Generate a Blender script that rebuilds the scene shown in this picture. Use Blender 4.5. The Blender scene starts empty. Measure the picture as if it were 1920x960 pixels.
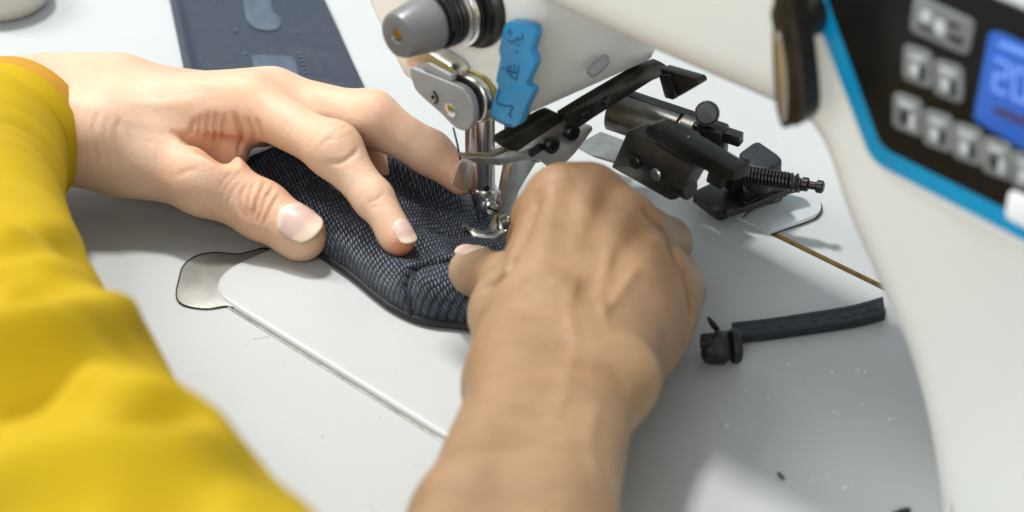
import bpy, bmesh, math, random
import numpy as np
from mathutils import Vector, Matrix
from mathutils.bvhtree import BVHTree
random.seed(7); rng = np.random.default_rng(7)
# ------------------------------------------------------------------ camera (all modelling units are millimetres, scaled by MM)
MM = 0.001
scn = bpy.context.scene
def camera_frame(t, p, D, s, npx):
    t = math.radians(t); p = math.radians(p)
    r = np.array([math.cos(t), math.sin(t), 0]); h = np.array([-math.sin(t), math.cos(t), 0])
    f = h*math.cos(p) + np.array([0, 0, -math.sin(p)]); u = np.cross(r, f)
    x = (npx[0]-960)/s; y = -(npx[1]-480)/s
    return -(f*D + r*x + u*y), r, u, f, s*D
CAM = camera_frame(46.5, 31, 950, 5.1, (910, 435))
C0, RT, UP, FW, FOC = CAM
HZ = np.array([-math.sin(math.radians(46.5)), math.cos(math.radians(46.5)), 0])
cam_d = bpy.data.cameras.new('camera'); cam = bpy.data.objects.new('camera', cam_d)
scn.collection.objects.link(cam)
cam.matrix_world = Matrix(((RT[0], UP[0], -FW[0], C0[0]*MM), (RT[1], UP[1], -FW[1], C0[1]*MM), (RT[2], UP[2], -FW[2], C0[2]*MM), (0, 0, 0, 1)))
cam_d.sensor_width = 36; cam_d.lens = FOC*36/1920; cam_d.clip_start = 0.02; cam_d.clip_end = 50
cam_d.dof.use_dof = True; cam_d.dof.focus_distance = 0.955; cam_d.dof.aperture_fstop = 9.0; cam_d.dof.aperture_blades = 9
scn.camera = cam
# ------------------------------------------------------------------ light
w = bpy.data.worlds.new('World'); scn.world = w; w.use_nodes = True
bg = w.node_tree.nodes['Background']; bg.inputs[0].default_value = (0.84, 0.95, 1.0, 1); bg.inputs[1].default_value = 0.38
def lamp(name, loc, target, size, watts, col, sy=None):
    d = bpy.data.lights.new(name, 'AREA'); d.shape = 'RECTANGLE'; d.size = size; d.size_y = sy or size; d.energy = watts; d.color = col
    o = bpy.data.objects.new(name, d); scn.collection.objects.link(o); o.location = loc
    o.rotation_euler = (Vector(target)-Vector(loc)).to_track_quat('-Z', 'Y').to_euler(); return o
lamp('ceiling_lamp', (-0.50, 0.06, 1.45), (0, 0, 0), 0.10, 17, (1.0, 0.985, 0.955), 0.22)
lamp('ceiling_lamp.001', (-1.15, -0.42, 1.35), (0, -0.05, 0), 0.35, 14, (1.0, 0.985, 0.96), 0.9)
lamp('added_front_fill', (1.0, -1.6, 0.95), (0.05, 0, 0.05), 0.9, 17, (0.97, 0.985, 1.0), 1.0)  # added soft fill from the camera side, not a known lamp
scn.view_settings.view_transform = 'Standard'; scn.view_settings.look = 'None'
scn.view_settings.exposure = 0.42; scn.view_settings.gamma = 1.0
scn.render.engine = 'CYCLES'
scn.cycles.use_denoising = True; scn.cycles.max_bounces = 8; scn.cycles.caustics_reflective = False; scn.cycles.caustics_refractive = False

# ------------------------------------------------------------------ helpers
def at(x, y, z=None, X=None, Y=None):
    """a point seen at photo pixel x, y on the given real plane (mm)"""
    v = FW + RT*(x-960)/FOC - UP*(y-480)/FOC
    if z is not None: k = (z-C0[2])/v[2]
    elif X is not None: k = (X-C0[0])/v[0]
    else: k = (Y-C0[1])/v[1]
    return C0 + v*k
def on(x, y, n, p):
    v = FW + RT*(x-960)/FOC - UP*(y-480)/FOC; n = np.asarray(n, float)
    return C0 + v*((np.asarray(p)-C0) @ n/(v @ n))
def unit(v): v = np.asarray(v, float); return v/np.linalg.norm(v)
COL = scn.collection
def finish(name, me, mat, parent=None, smooth=True, origin=None, **props):
    o = bpy.data.objects.new(name, me); COL.objects.link(o)
    if mat is not None:
        for m in (mat if isinstance(mat, (list, tuple)) else [mat]): me.materials.append(m)
    if origin is not None:
        me.transform(Matrix.Translation(-Vector(origin)*MM)); o.location = Vector(origin)*MM
    if parent is not None: o.parent = parent; o.matrix_parent_inverse = parent.matrix_world.inverted() if parent.type == 'EMPTY' else Matrix.Translation(-world_loc(parent))
    if smooth:
        me.shade_smooth()
    for k, v in props.items(): o[k] = v
    return o
def world_loc(o):
    return Vector(WLOC.get(o.name, o.location))
WLOC = {}
def pyd(name, v, f, mat, parent=None, smooth=True, **k):
    me = bpy.data.meshes.new(name); me.from_pydata([tuple(np.asarray(q)*MM) for q in v], [], f); me.update()
    return finish(name, me, mat, parent, smooth, **k)
def bmo(name, bm, mat, parent=None, smooth=True, auto=35, **k):
    me = bpy.data.meshes.new(name); bmesh.ops.recalc_face_normals(bm, faces=bm.faces); bm.to_mesh(me); bm.free()
    me.transform(Matrix.Scale(MM, 4))
    if smooth:
        me.shade_smooth()
        try: me.set_sharp_from_angle(angle=math.radians(auto))
        except Exception: pass
        return finish(name, me, mat, parent, False, **k)
    return finish(name, me, mat, parent, False, **k)
def empty(name, loc, **p):
    o = bpy.data.objects.new(name, None); COL.objects.link(o); o.location = Vector(loc)*MM; o.empty_display_size = 0.01
    bpy.context.view_layer.update()
    for k, v in p.items(): o[k] = v
    return o
def slab(pts, nrm, th, bevel=0.0, seg=2, bm=None, holes=()):
    """closed plate: outline pts (3D, coplanar) extruded by th along -nrm"""
    bm = bm or bmesh.new(); n = unit(nrm)
    a = [bm.verts.new(p) for p in pts]; b = [bm.verts.new(np.asarray(p)-n*th) for p in pts]
    fs = [bm.faces.new(a), bm.faces.new(b[::-1])]
    for i in range(len(pts)):
        j = (i+1) % len(pts); fs.append(bm.faces.new((a[i], b[i], b[j], a[j])))
    bmesh.ops.recalc_face_normals(bm, faces=fs)
    if bevel > 0:
        es = set(fs[0].edges) | set(fs[1].edges)
        bmesh.ops.bevel(bm, geom=list(es), offset=bevel, segments=seg, affect='EDGES', clamp_overlap=True, profile=0.5)
    return bm
def rounded(pts, r, n=5):
    """round the corners of a 3D polygon"""
    out = []; m = len(pts); pts = [np.asarray(p, float) for p in pts]
    for i in range(m):
        p = pts[i]; a = pts[i-1]-p; b = pts[(i+1) % m]-p; la, lb = np.linalg.norm(a), np.linalg.norm(b)
        rr = r[i] if isinstance(r, (list, tuple)) else r
        d = min(rr, la*.48, lb*.48); s = p+a/la*d; e = p+b/lb*d
        if d < .05: out.append(p); continue
        for k in range(n+1):
            t = k/n; out.append((1-t)**2*s + 2*t*(1-t)*p + t*t*e)
    return out
def spline(pts, n=10, closed=False):
    pts = [np.asarray(p, float) for p in pts]; m = len(pts); out = []
    rngi = range(m if closed else m-1)
    for i in rngi:
        if closed: p0, p1, p2, p3 = pts[i-1], pts[i], pts[(i+1) % m], pts[(i+2) % m]
        else: p0, p1, p2, p3 = pts[max(i-1, 0)], pts[i], pts[i+1], pts[min(i+2, m-1)]
        for k in range(n):
            t = k/n
            out.append(.5*((2*p1)+(-p0+p2)*t+(2*p0-5*p1+4*p2-p3)*t*t+(-p0+3*p1-3*p2+p3)*t**3))
    if not closed: out.append(pts[-1])
    return out
def tube(path, rad, seg=12, bm=None, caps=True, flat=1.0, ref=(0, 0, 1)):
    bm = bm or bmesh.new(); path = [np.asarray(p, float) for p in path]; rings = []; n = len(path)
    x = None
    for i, p in enumerate(path):
        t = unit(path[min(i+1, n-1)]-path[max(i-1, 0)])
        if x is None:
            q = np.asarray(ref, float)
            if abs(q @ t) > .95: q = np.array([1., 0, 0])
            x = unit(np.cross(q, t))
        else: x = unit(x - t*(x @ t))
        y = np.cross(t, x); r = rad[i] if hasattr(rad, '__len__') else rad
        rings.append([bm.verts.new(p + x*r*math.cos(2*math.pi*k/seg) + y*r*flat*math.sin(2*math.pi*k/seg)) for k in range(seg)])
    for a, b in zip(rings, rings[1:]):
        for k in range(seg): bm.faces.new((a[k], a[(k+1) % seg], b[(k+1) % seg], b[k]))
    if caps: bm.faces.new(rings[0][::-1]); bm.faces.new(rings[-1])
    return bm
def lathe(prof, o, axis, seg=32, bm=None):
    """prof: (radius, height along axis) pairs"""
    bm = bm or bmesh.new(); z = unit(axis); q = np.array([0, 0, 1.]) if abs(z[2]) < .9 else np.array([1., 0, 0])
    x = unit(np.cross(q, z)); y = np.cross(z, x); o = np.asarray(o, float); rings = []
    for r, h in prof:
        rings.append([bm.verts.new(o+z*h+(x*math.cos(2*math.pi*k/seg)+y*math.sin(2*math.pi*k/seg))*max(r, 1e-3)) for k in range(seg)])
    for a, b in zip(rings, rings[1:]):
        for k in range(seg): bm.faces.new((a[k], a[(k+1) % seg], b[(k+1) % seg], b[k]))
    bm.faces.new(rings[0][::-1]); bm.faces.new(rings[-1]); return bm
def box(c, size, ax=None, bevel=0.0, bm=None, seg=2):
    bm = bm or bmesh.new(); c = np.asarray(c, float)
    ax = ax or ((1, 0, 0), (0, 1, 0), (0, 0, 1)); X, Y, Zz = [unit(a) for a in ax]; sx, sy, sz = [s/2 for s in size]
    return slab([c+X*a*sx+Y*b*sy+Zz*sz for a, b in ((-1, -1), (1, -1), (1, 1), (-1, 1))], Zz, size[2], 0, 2, bm) if bevel == 0 else _bbox(c, X, Y, Zz, sx, sy, sz, bevel, seg, bm)
def _bbox(c, X, Y, Zz, sx, sy, sz, bevel, seg, bm):
    t = bmesh.new(); slab([c+X*a*sx+Y*b*sy+Zz*sz for a, b in ((-1, -1), (1, -1), (1, 1), (-1, 1))], Zz, 2*sz, 0, 2, t)
    bmesh.ops.bevel(t, geom=list(t.edges), offset=bevel, segments=seg, affect='EDGES', clamp_overlap=True, profile=.5)
    me = bpy.data.meshes.new('tmp'); t.to_mesh(me); t.free(); bm.from_mesh(me); bpy.data.meshes.remove(me); return bm

# ------------------------------------------------------------------ materials
class S:
    """tiny node-math wrapper"""
    def __init__(s, nt, sock): s.nt, s.k = nt, sock
    def _op(s, op, *o):
        n = s.nt.nodes.new('ShaderNodeMath'); n.operation = op; s.nt.links.new(s.k, n.inputs[0])
        for i, q in enumerate(o):
            if isinstance(q, S): s.nt.links.new(q.k, n.inputs[i+1])
            else: n.inputs[i+1].default_value = q
        return S(s.nt, n.outputs[0])
    def __add__(s, o): return s._op('ADD', o)
    def __sub__(s, o): return s._op('SUBTRACT', o)
    def __mul__(s, o): return s._op('MULTIPLY', o)
    def __truediv__(s, o): return s._op('DIVIDE', o)
    def floor(s): return s._op('FLOOR')
    def fract(s): return s._op('FRACT')
    def sin(s): return s._op('SINE')
    def abs(s): return s._op('ABSOLUTE')
    def mod(s, o): return s._op('FLOORED_MODULO', o)
    def pow(s, o): return s._op('POWER', o)
    def mx(s, o): return s._op('MAXIMUM', o)
    def mn(s, o): return s._op('MINIMUM', o)
class Mat:
    def __init__(s, name, col, rough=.5, metal=0, **k):
        s.m = bpy.data.materials.new(name); s.m.use_nodes = True; s.nt = s.m.node_tree; s.b = s.nt.nodes['Principled BSDF']
        s.set('Base Color', (*col, 1)); s.set('Roughness', rough); s.set('Metallic', metal)
        for a, v in k.items(): s.set(a.replace('_', ' '), v)
    def set(s, i, v):
        if isinstance(v, S): s.nt.links.new(v.k, s.b.inputs[i])
        else: s.b.inputs[i].default_value = v
    def node(s, t): return s.nt.nodes.new(t)
    def coord(s, which='Object'):
        return s.node('ShaderNodeTexCoord').outputs[which]
    def noise(s, scale, detail=3, rough=.5, vec=None, out=0):
        n = s.node('ShaderNodeTexNoise'); n.inputs['Scale'].default_value = scale; n.inputs['Detail'].default_value = detail; n.inputs['Roughness'].default_value = rough
        s.nt.links.new(vec or s.coord(), n.inputs['Vector']); return S(s.nt, n.outputs[out])
    def ramp(s, fac, stops):
        n = s.node('ShaderNodeValToRGB'); e = n.color_ramp.elements
        while len(e) < len(stops): e.new(.5)
        for q, (p, c) in zip(e, stops): q.position = p; q.color = (*c, 1) if len(c) == 3 else c
        s.nt.links.new(fac.k, n.inputs[0]); return S(s.nt, n.outputs[0])
    def mix(s, fac, a, b, mode='MIX'):
        n = s.node('ShaderNodeMix'); n.data_type = 'RGBA'; n.blend_type = mode
        for i, q in ((0, fac), (6, a), (7, b)):
            if isinstance(q, S): s.nt.links.new(q.k, n.inputs[i])
            elif i == 0: n.inputs[0].default_value = q
            else: n.inputs[i].default_value = (*q, 1)
        return S(s.nt, n.outputs[2])
    def attr(s, name):
        n = s.node('ShaderNodeAttribute'); n.attribute_name = name; return S(s.nt, n.outputs['Fac'])
    def bump(s, h, strength=.3, dist=.001):
        n = s.node('ShaderNodeBump'); n.inputs['Strength'].default_value = strength; n.inputs['Distance'].default_value = dist
        s.nt.links.new(h.k, n.inputs['Height']); s.nt.links.new(n.outputs[0], s.b.inputs['Normal']); return s
def worn(name, c1, c2, rough, metal=0, scale=60, br=.15, bump=.05, **k):
    m = Mat(name, c1, rough, metal, **k); n = m.noise(scale, 5, .6)
    m.set('Base Color', m.mix(m.ramp(n, [(.35, (0, 0, 0)), (.68, (1, 1, 1))]), c1, c2))
    m.set('Roughness', m.noise(scale*2.3, 4)*br + (rough-br/2))
    if bump: m.bump(m.noise(scale*12, 3), bump, .0005)
    return m.m
M = {}
def enamel_dirt(name, c1, c2, rough, scale):
    m = Mat(name, c1, rough); n = m.noise(scale, 5, .6)
    c = m.mix(m.ramp(n, [(.35, (0, 0, 0)), (.7, (1, 1, 1))]), c1, c2)
    sm = m.noise(7, 4, .62); c = m.mix(m.ramp(sm, [(.55, (0, 0, 0)), (.8, (1, 1, 1))])*.16 if False else m.ramp(sm, [(.55, (0, 0, 0)), (.85, (.22, .22, .22))]), c, (c1[0]*.72, c1[1]*.70, c1[2]*.64))
    sp = m.noise(620, 2, .5); c = m.mix(m.ramp(sp, [(.71, (0, 0, 0)), (.76, (.45, .45, .45))]), c, (c1[0]*.45, c1[1]*.42, c1[2]*.38))
    sc = m.node('ShaderNodeMapping'); sc.inputs['Scale'].default_value = (14, 420, 100); sc.inputs['Rotation'].default_value = (0, 0, .6); m.nt.links.new(m.coord(), sc.inputs['Vector'])
    k = m.noise(1.0, 2, .5, sc.outputs[0]); c = m.mix(m.ramp(k, [(.73, (0, 0, 0)), (.78, (.22, .22, .22))]), c, (c1[0]*.6, c1[1]*.58, c1[2]*.54))
    m.set('Base Color', c); m.set('Roughness', m.noise(scale*2, 4)*.2+(rough-.08)); m.bump(m.noise(700, 3), .03, .0005); return m.m
M['table'] = enamel_dirt('table_laminate', (.465, .482, .482), (.447, .464, .464), .42, 18)
M['bed'] = enamel_dirt('bed_enamel', (.48, .495, .492), (.462, .477, .474), .34, 25)
M['wood'] = worn('cut_plywood_edge', (.56, .36, .13), (.34, .20, .07), .55, 0, 200)
M['enamel'] = worn('cream_machine_enamel', (.84, .825, .765), (.81, .795, .735), .28, 0, 14, .1, .02)
M['column'] = worn('pale_machine_enamel', (.76, .765, .73), (.735, .74, .705), .32, 0, 12, .1, .02)
M['steel'] = worn('bright_steel', (.86, .87, .89), (.74, .74, .75), .2, 1, 120, .14, .02)
M['steel2'] = worn('brushed_steel', (.70, .69, .66), (.52, .50, .46), .3, 1, 180, .2, .05)
M['plate'] = worn('grey_cast_plate', (.30, .31, .31), (.26, .27, .27), .45, .2, 90, .14, .04)
M['zinc'] = worn('inlaid_corner_plate', (.38, .38, .355), (.30, .295, .27), .38, .5, 60, .2, .04)
M['zinc2'] = worn('inlaid_hinge_plate', (.62, .66, .66), (.55, .58, .58), .38, .25, 60, .2, .03)
M['black'] = worn('blackened_steel', (.008, .0078, .0075), (.020, .019, .017), .36, .3, 120, .2, .06)
M['black2'] = worn('bronzed_steel', (.032, .028, .023), (.065, .055, .045), .32, .7, 120, .2, .05)
M['block'] = worn('dark_bronze_block', (.045, .041, .034), (.075, .068, .056), .36, .5, 120, .2, .05)
M['darksteel'] = worn('oiled_dark_steel', (.20, .195, .18), (.10, .095, .085), .3, .9, 90, .2, .04)
M['copper'] = worn('polished_bracket_steel', (.72, .65, .60), (.60, .53, .49), .26, .9, 60, .2, .03)
M['rubber'] = worn('black_rubber', (.007, .008, .011), (.014, .016, .021), .48, 0, 200, .2, .12)
M['knob'] = worn('grey_knob_plastic', (.125, .13, .135), (.16, .16, .16), .34, 0, 60, .12, .03)
M['brass'] = worn('brass', (.55, .40, .12), (.42, .30, .09), .3, 1, 100)
M['olive'] = worn('olive_brass', (.42, .38, .14), (.35, .30, .10), .4, .6, 100)
M['yellowed'] = worn('yellowed_gasket', (.70, .62, .34), (.62, .52, .25), .5, 0, 80)
M['blue'] = worn('blue_plastic_label', (.035, .23, .47), (.04, .27, .52), .42, 0, 60, .1, .02)
M['blue_dark'] = Mat('dark_blue_print', (.012, .07, .17), .5).m
M['trim'] = worn('cyan_trim', (.0, .26, .50), (.0, .29, .54), .4, 0, 30, .1, 0)
M['glass'] = Mat('panel_gloss_black', (.007, .0065, .006), .3, Specular_IOR_Level=.25).m
M['button'] = worn('grey_button', (.19, .20, .20), (.145, .15, .15), .45, 0, 160, .1, 0)
M['button_dark'] = Mat('button_print_dark', (.018, .02, .024), .5).m
M['button_light'] = Mat('button_print_light', (.48, .51, .53), .5).m
m = Mat('lit_screen_blue', (.02, .08, .3), .3); m.set('Emission Color', (.008, .075, .45, 1)); m.set('Emission Strength', .3); M['screen'] = m.m
m = Mat('lit_screen_pale', (.1, .2, .5), .3); m.set('Emission Color', (.16, .30, .80, 1)); m.set('Emission Strength', .4); M['screen2'] = m.m
m = Mat('lit_screen_dark', (.03, .02, .03), .3); m.set('Emission Color', (.05, .03, .10, 1)); m.set('Emission Strength', .5); M['screen3'] = m.m
M['white'] = Mat('white_plastic', (.78, .79, .80), .4).m
M['beige'] = worn('beige_plastic', (.52, .47, .41), (.46, .42, .37), .4, 0, 30)
M['thread'] = Mat('dark_thread', (.03, .03, .03), .7).m
M['nail_free'] = Mat('nail_edge', (.86, .80, .68), .3).m

# skin: redder finger tips and darker red folds from vertex attributes
def skin(name, base, dark, red, sc=55):
    m = Mat(name, base, .48); n = m.noise(sc, 6, .66)
    c = m.mix(m.ramp(n, [(.34, (0, 0, 0)), (.75, (1, 1, 1))]), base, dark)
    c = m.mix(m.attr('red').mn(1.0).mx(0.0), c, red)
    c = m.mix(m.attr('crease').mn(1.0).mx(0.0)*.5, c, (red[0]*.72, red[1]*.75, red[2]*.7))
    c = m.mix(m.attr('pale').mn(1.0).mx(0.0), c, (.84, .70, .56))
    m.set('Base Color', c); m.set('Subsurface Weight', .16); m.set('Subsurface Radius', (1.0, .42, .24)); m.set('Subsurface Scale', .0024)
    m.set('Specular IOR Level', .55); m.set('Roughness', m.noise(400, 3)*.16+.33)
    v = m.node('ShaderNodeTexVoronoi'); v.inputs['Scale'].default_value = 1500; v.feature = 'DISTANCE_TO_EDGE'; m.nt.links.new(m.coord(), v.inputs['Vector'])
    h = S(m.nt, v.outputs[0]).mn(.12)*2.2 + m.noise(420, 5, .65)*.9
    m.bump(h, .5, .0007); return m.m
M['skinL'] = skin('lit_skin', (.71, .475, .33), (.65, .40, .255), (.70, .26, .13))  # left hand: skin lightened, the light on it put into the colour
M['skinR'] = skin('shaded_skin', (.37, .22, .11), (.25, .135, .057), (.45, .165, .075), 38)  # right hand: same skin darkened, its shade painted into the colour
m = Mat('finger_nail', (.80, .60, .52), .36); m.set('Subsurface Weight', .1); m.set('Subsurface Scale', .002); m.bump(m.noise(300, 2), .06, .0004)
u = m.node('ShaderNodeUVMap'); sp = m.node('ShaderNodeSeparateXYZ'); m.nt.links.new(u.outputs[0], sp.inputs[0]); vv = S(m.nt, sp.outputs[1])
m.set('Base Color', m.ramp(vv+m.noise(250, 2)*.05, [(.0, (.70, .55, .47)), (.13, (.68, .53, .455)), (.22, (.60, .42, .36)), (.74, (.62, .44, .375)), (.84, (.66, .51, .39)), (1, (.68, .54, .41))])); M['nail'] = m.m

# woven nylon: slanted floats in alternating columns, from the cloth's own UV in millimetres
def weave(name, light, dark, cw=2.4, ch=1.48, bump=1.0, sheen=.04):
    m = Mat(name, dark, .42); u = m.node('ShaderNodeUVMap'); sp = m.node('ShaderNodeSeparateXYZ'); m.nt.links.new(u.outputs[0], sp.inputs[0])
    wob = m.noise(90, 2); x = S(m.nt, sp.outputs[0])/cw + wob*.5; y = S(m.nt, sp.outputs[1])/ch + wob*.4
    col = x.floor(); fx = x.fract(); odd = col.mod(2.0)
    sl = (fx-.5)*.85
    yy = y + col*.5 + sl; fy = yy.fract()
    hx = ((fx*math.pi).sin()).mx(.0001).pow(.45); hy = ((fy*math.pi).sin()).mx(.0001).pow(.8); h = hx*hy
    cell = yy.floor()*7.31 + col*3.17
    jit = (cell.sin()*43758.5).fract()
    lum = m.ramp(h*(jit*.35+.8), [(.44, dark), (.70, tuple((a+b)/2*.8 for a, b in zip(light, dark))), (.95, light)])
    m.set('Base Color', lum); m.set('Roughness', jit*.15+.34); m.set('Sheen Weight', sheen); m.bump(h, bump, .0006); return m.m
M['weave'] = weave('black_ballistic_nylon', (.085, .115, .175), (.001, .0014, .003))
M['webbing'] = weave('slate_webbing', (.036, .055, .088), (.012, .020, .036), 1.3, .85, .35)
M['felt'] = worn('black_binding', (.005, .0055, .008), (.012, .013, .016), .6, 0, 400, .2, .4)
m = Mat('yellow_cotton', (.80, .60, .035), .75); m.set('Sheen Weight', .0); m.set('Specular IOR Level', .12); m.set('Sheen Tint', (1, .95, .6, 1)); m.set('Subsurface Weight', .0)
n_ = m.noise(30, 3); m.set('Base Color', m.mix(n_, (.50, .34, .008), (.40, .26, .006))); wv = m.node('ShaderNodeTexWave'); wv.inputs['Scale'].default_value = 900; m.nt.links.new(m.coord(), wv.inputs['Vector'])
m.bump(S(m.nt, wv.outputs['Fac']), .1, .0003); M['cotton'] = m.m
M['cuff_shade'] = worn('cuff_shade_orange', (.50, .25, .006), (.44, .21, .006), .8, 0, 40)  # deeper orange paints the shade and yellow bounce on the cuff rim
M['logo'] = worn('worn_print', (.075, .105, .145), (.042, .064, .098), .6, 0, 120)

# ------------------------------------------------------------------ table and machine bed
BX0, BX1, BY0, BY1 = -46.5, 452.0, -98.5, 75.5
def build_table():
    o = empty('table_top', (0, 0, -2)); o['kind'] = 'structure'
    return o
def table_mesh():
    g = 1.6; ztop, zb = -2.0, -42.0; hole = (BX0-g, BY0-1.0, BX1+g, BY1+4.6)
    ox = (-1500, -1150, 1400, 1900)
    def ring(x0, y0, x1, y1, r, n=8):
        pts = []
        for cx, cy, a0 in ((x1-r, y0+r, -90), (x1-r, y1-r, 0), (x0+r, y1-r, 90), (x0+r, y0+r, 180)):
            for k in range(n+1):
                a = math.radians(a0+90*k/n); pts.append((cx+r*math.cos(a), cy+r*math.sin(a)))
        return pts
    hi = ring(*hole, 20); outer = ring(ox[0], ox[1], ox[2], ox[3], 60)
    nn = len(hi); v = []; f = []
    for pts, z in ((outer, zb), (outer, ztop), (hi, ztop), (hi, zb)): v += [(x, y, z) for x, y in pts]
    mats = []
    for lev, mi in ((0, 1), (1, 0), (2, 1), (3, 1)):
        a0, b0 = lev*nn, ((lev+1) % 4)*nn
        for k in range(nn):
            j = (k+1) % nn; f.append((a0+k, a0+j, b0+j, b0+k)); mats.append(mi)
    me = bpy.data.meshes.new('table_top'); me.from_pydata([tuple(np.array(q)*MM) for q in v], [], f); me.update()
    o = finish('table_top', me, [M['table'], M['wood']], None, False, kind='structure', label='white laminate sewing table top')
    me.polygons.foreach_set('material_index', mats); return o
table = table_mesh()

machine = empty('sewing_machine', (100, 0, 0), label='cream industrial sewing machine with control panel and blue front label', category='sewing machine')
def rect_ring(x0, y0, x1, y1, r, z, n=8):
    pts = []
    for cx, cy, a0 in ((x1-r, y0+r, -90), (x1-r, y1-r, 0), (x0+r, y1-r, 90), (x0+r, y0+r, 180)):
        for k in range(n+1):
            a = math.radians(a0+90*k/n); pts.append((cx+r*math.cos(a), cy+r*math.sin(a), z))
    return pts
def loft(rings, cap0=True, cap1=True):
    bm = bmesh.new(); rs = [[bm.verts.new(p) for p in r] for r in rings]; n = len(rs[0])
    for a, b in zip(rs, rs[1:]):
        for k in range(n): bm.faces.new((a[k], a[(k+1) % n], b[(k+1) % n], b[k]))
    if cap0: bm.faces.new(rs[0][::-1])
    if cap1: bm.faces.new(rs[-1])
    return bm
rs = [rect_ring(BX0, BY0, BX1, BY1, 19, -40)]
for k in range(8):
    a = math.radians(90*k/7); rs.append(rect_ring(BX0+2.6-2.6*math.cos(a), BY0+2.6-2.6*math.cos(a), BX1-2.6+2.6*math.cos(a), BY1-(1.2-1.2*math.cos(a)), 19, -2.6+2.6*math.sin(a)))
bed = bmo('bed', loft(rs), M['bed'], machine, auto=50)
bmo('bed_gasket', tube([(x, BY0-.45, -2.3) for x in (BX0+16, 0, 100, 200, 300, 430)], .75, 8), M['darksteel'], machine)
bmo('oil_hole', lathe([(2.3, 0), (2.3, .25), (1.7, .3), (1.6, -.5)], at(737, 577, z=.05), (0, 0, 1), 20), M['black2'], bed)
# needle plate around the needle
np_pts = rounded([(-22, -9, .25), (18, -9, .25), (18, 16, .25), (-22, 16, .25)], 6)
bmo('needle_plate', slab(np_pts, (0, 0, 1), .22), M['steel2'], bed)

# inlaid corner plate (front left) and hinge plate (rear)
pl = [at(*q, z=-1.2) for q in ((500, 468), (470, 472), (444, 477), (405, 474), (370, 480), (345, 498), (336, 525), (331, 552), (338, 566), (358, 574), (390, 577), (424, 572), (440, 574), (470, 560), (520, 500))]
bmo('corner_plate', slab(spline(pl, 4, True), (0, 0, 1), .8, .25), M['zinc'], table)
pl = [at(*q, z=-1.3) for q in ((503, 465), (470, 470), (444, 475), (405, 472), (369, 478), (343, 497), (334, 524), (329, 552), (336, 567.5), (357, 575.5), (390, 578.5), (425, 573.5), (441, 575.5), (471, 561), (521, 501))]
bmo('plate_recess', slab(spline(pl, 4, True), (0, 0, 1), .6), M['black2'], table)
hp = [(1372, 402), (1400, 385), (1440, 365), (1470, 358), (1500, 362), (1530, 372), (1540, 384), (1534, 398), (1515, 408), (1480, 420), (1448, 432), (1440, 436), (1410, 420)]
bmo('hinge_plate', slab(spline([at(*q, z=.5) for q in hp], 4, True), (0, 0, 1), 1.7, .4), M['zinc2'], table)
hq = [(x+(2 if x > 1450 else 0), y+3) for x, y in hp]
bmo('hinge_recess', slab(spline([at(*q, z=-.5) for q in hq], 4, True), (0, 0, 1), 1.2), M['black2'], table)
bmo('hinge_groove', tube(spline([at(*q, z=.55) for q in ((1394, 408), (1404, 396), (1425, 386), (1458, 377), (1466, 372))], 6), .35, 6), M['black2'], table)
bmo('grommet', lathe([(13, 0), (13.5, .6), (12.5, 1.3), (10.5, 1.3), (10, .7), (.1, .7)], at(700, 232, z=-2), (0, 0, 1), 40), M['white'], table)

# ------------------------------------------------------------------ machine arm, column and head
YF, YB = -22.0, 62.0
sil = [at(*q, Y=YF) for q in ((1000, 2), (1230, 108), (1440, 197), (1508, 229), (1545, 272), (1580, 378), (1612, 455), (1650, 540), (1700, 655), (1738, 800), (1758, 935), (1768, 1010))]
ol = [(p[0], p[2]) for p in sil]
zar = sum(z for x, z in ol[:3])/3
prof = [(30, zar), (60, zar), (84, zar)] + ol[1:]
prof[3] = (prof[3][0], zar)
sm = spline([np.array([x, 0, z]) for x, z in prof], 5)
low = [(p[0], p[2]) for p in sm]
low += [(low[-1][0]+2, 8.0), (low[-1][0]+4, -30.0)]; low += [(330, -30.0), (400, -30.0), (460, -30.0), (460, 70), (460, 140), (460, 215), (400, 215), (300, 215), (200, 215), (120, 215), (60, 215), (30, 215), (30, 180), (30, 150)]
def extrude_profile(prof, y0, y1, bev=9, seg=5):
    bm = bmesh.new(); n = len(prof)
    a = [bm.verts.new((x, y0, z)) for x, z in prof]; b = [bm.verts.new((x, y1, z)) for x, z in prof]
    f0 = bm.faces.new(a); f1 = bm.faces.new(b[::-1])
    for i in range(n): bm.faces.new((a[i], b[i], b[(i+1) % n], a[(i+1) % n]))
    bmesh.ops.recalc_face_normals(bm, faces=bm.faces)
    bmesh.ops.bevel(bm, geom=list(set(f0.edges) | set(f1.edges)), offset=bev, segments=seg, affect='EDGES', profile=.5, clamp_overlap=True)
    return bm
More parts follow.
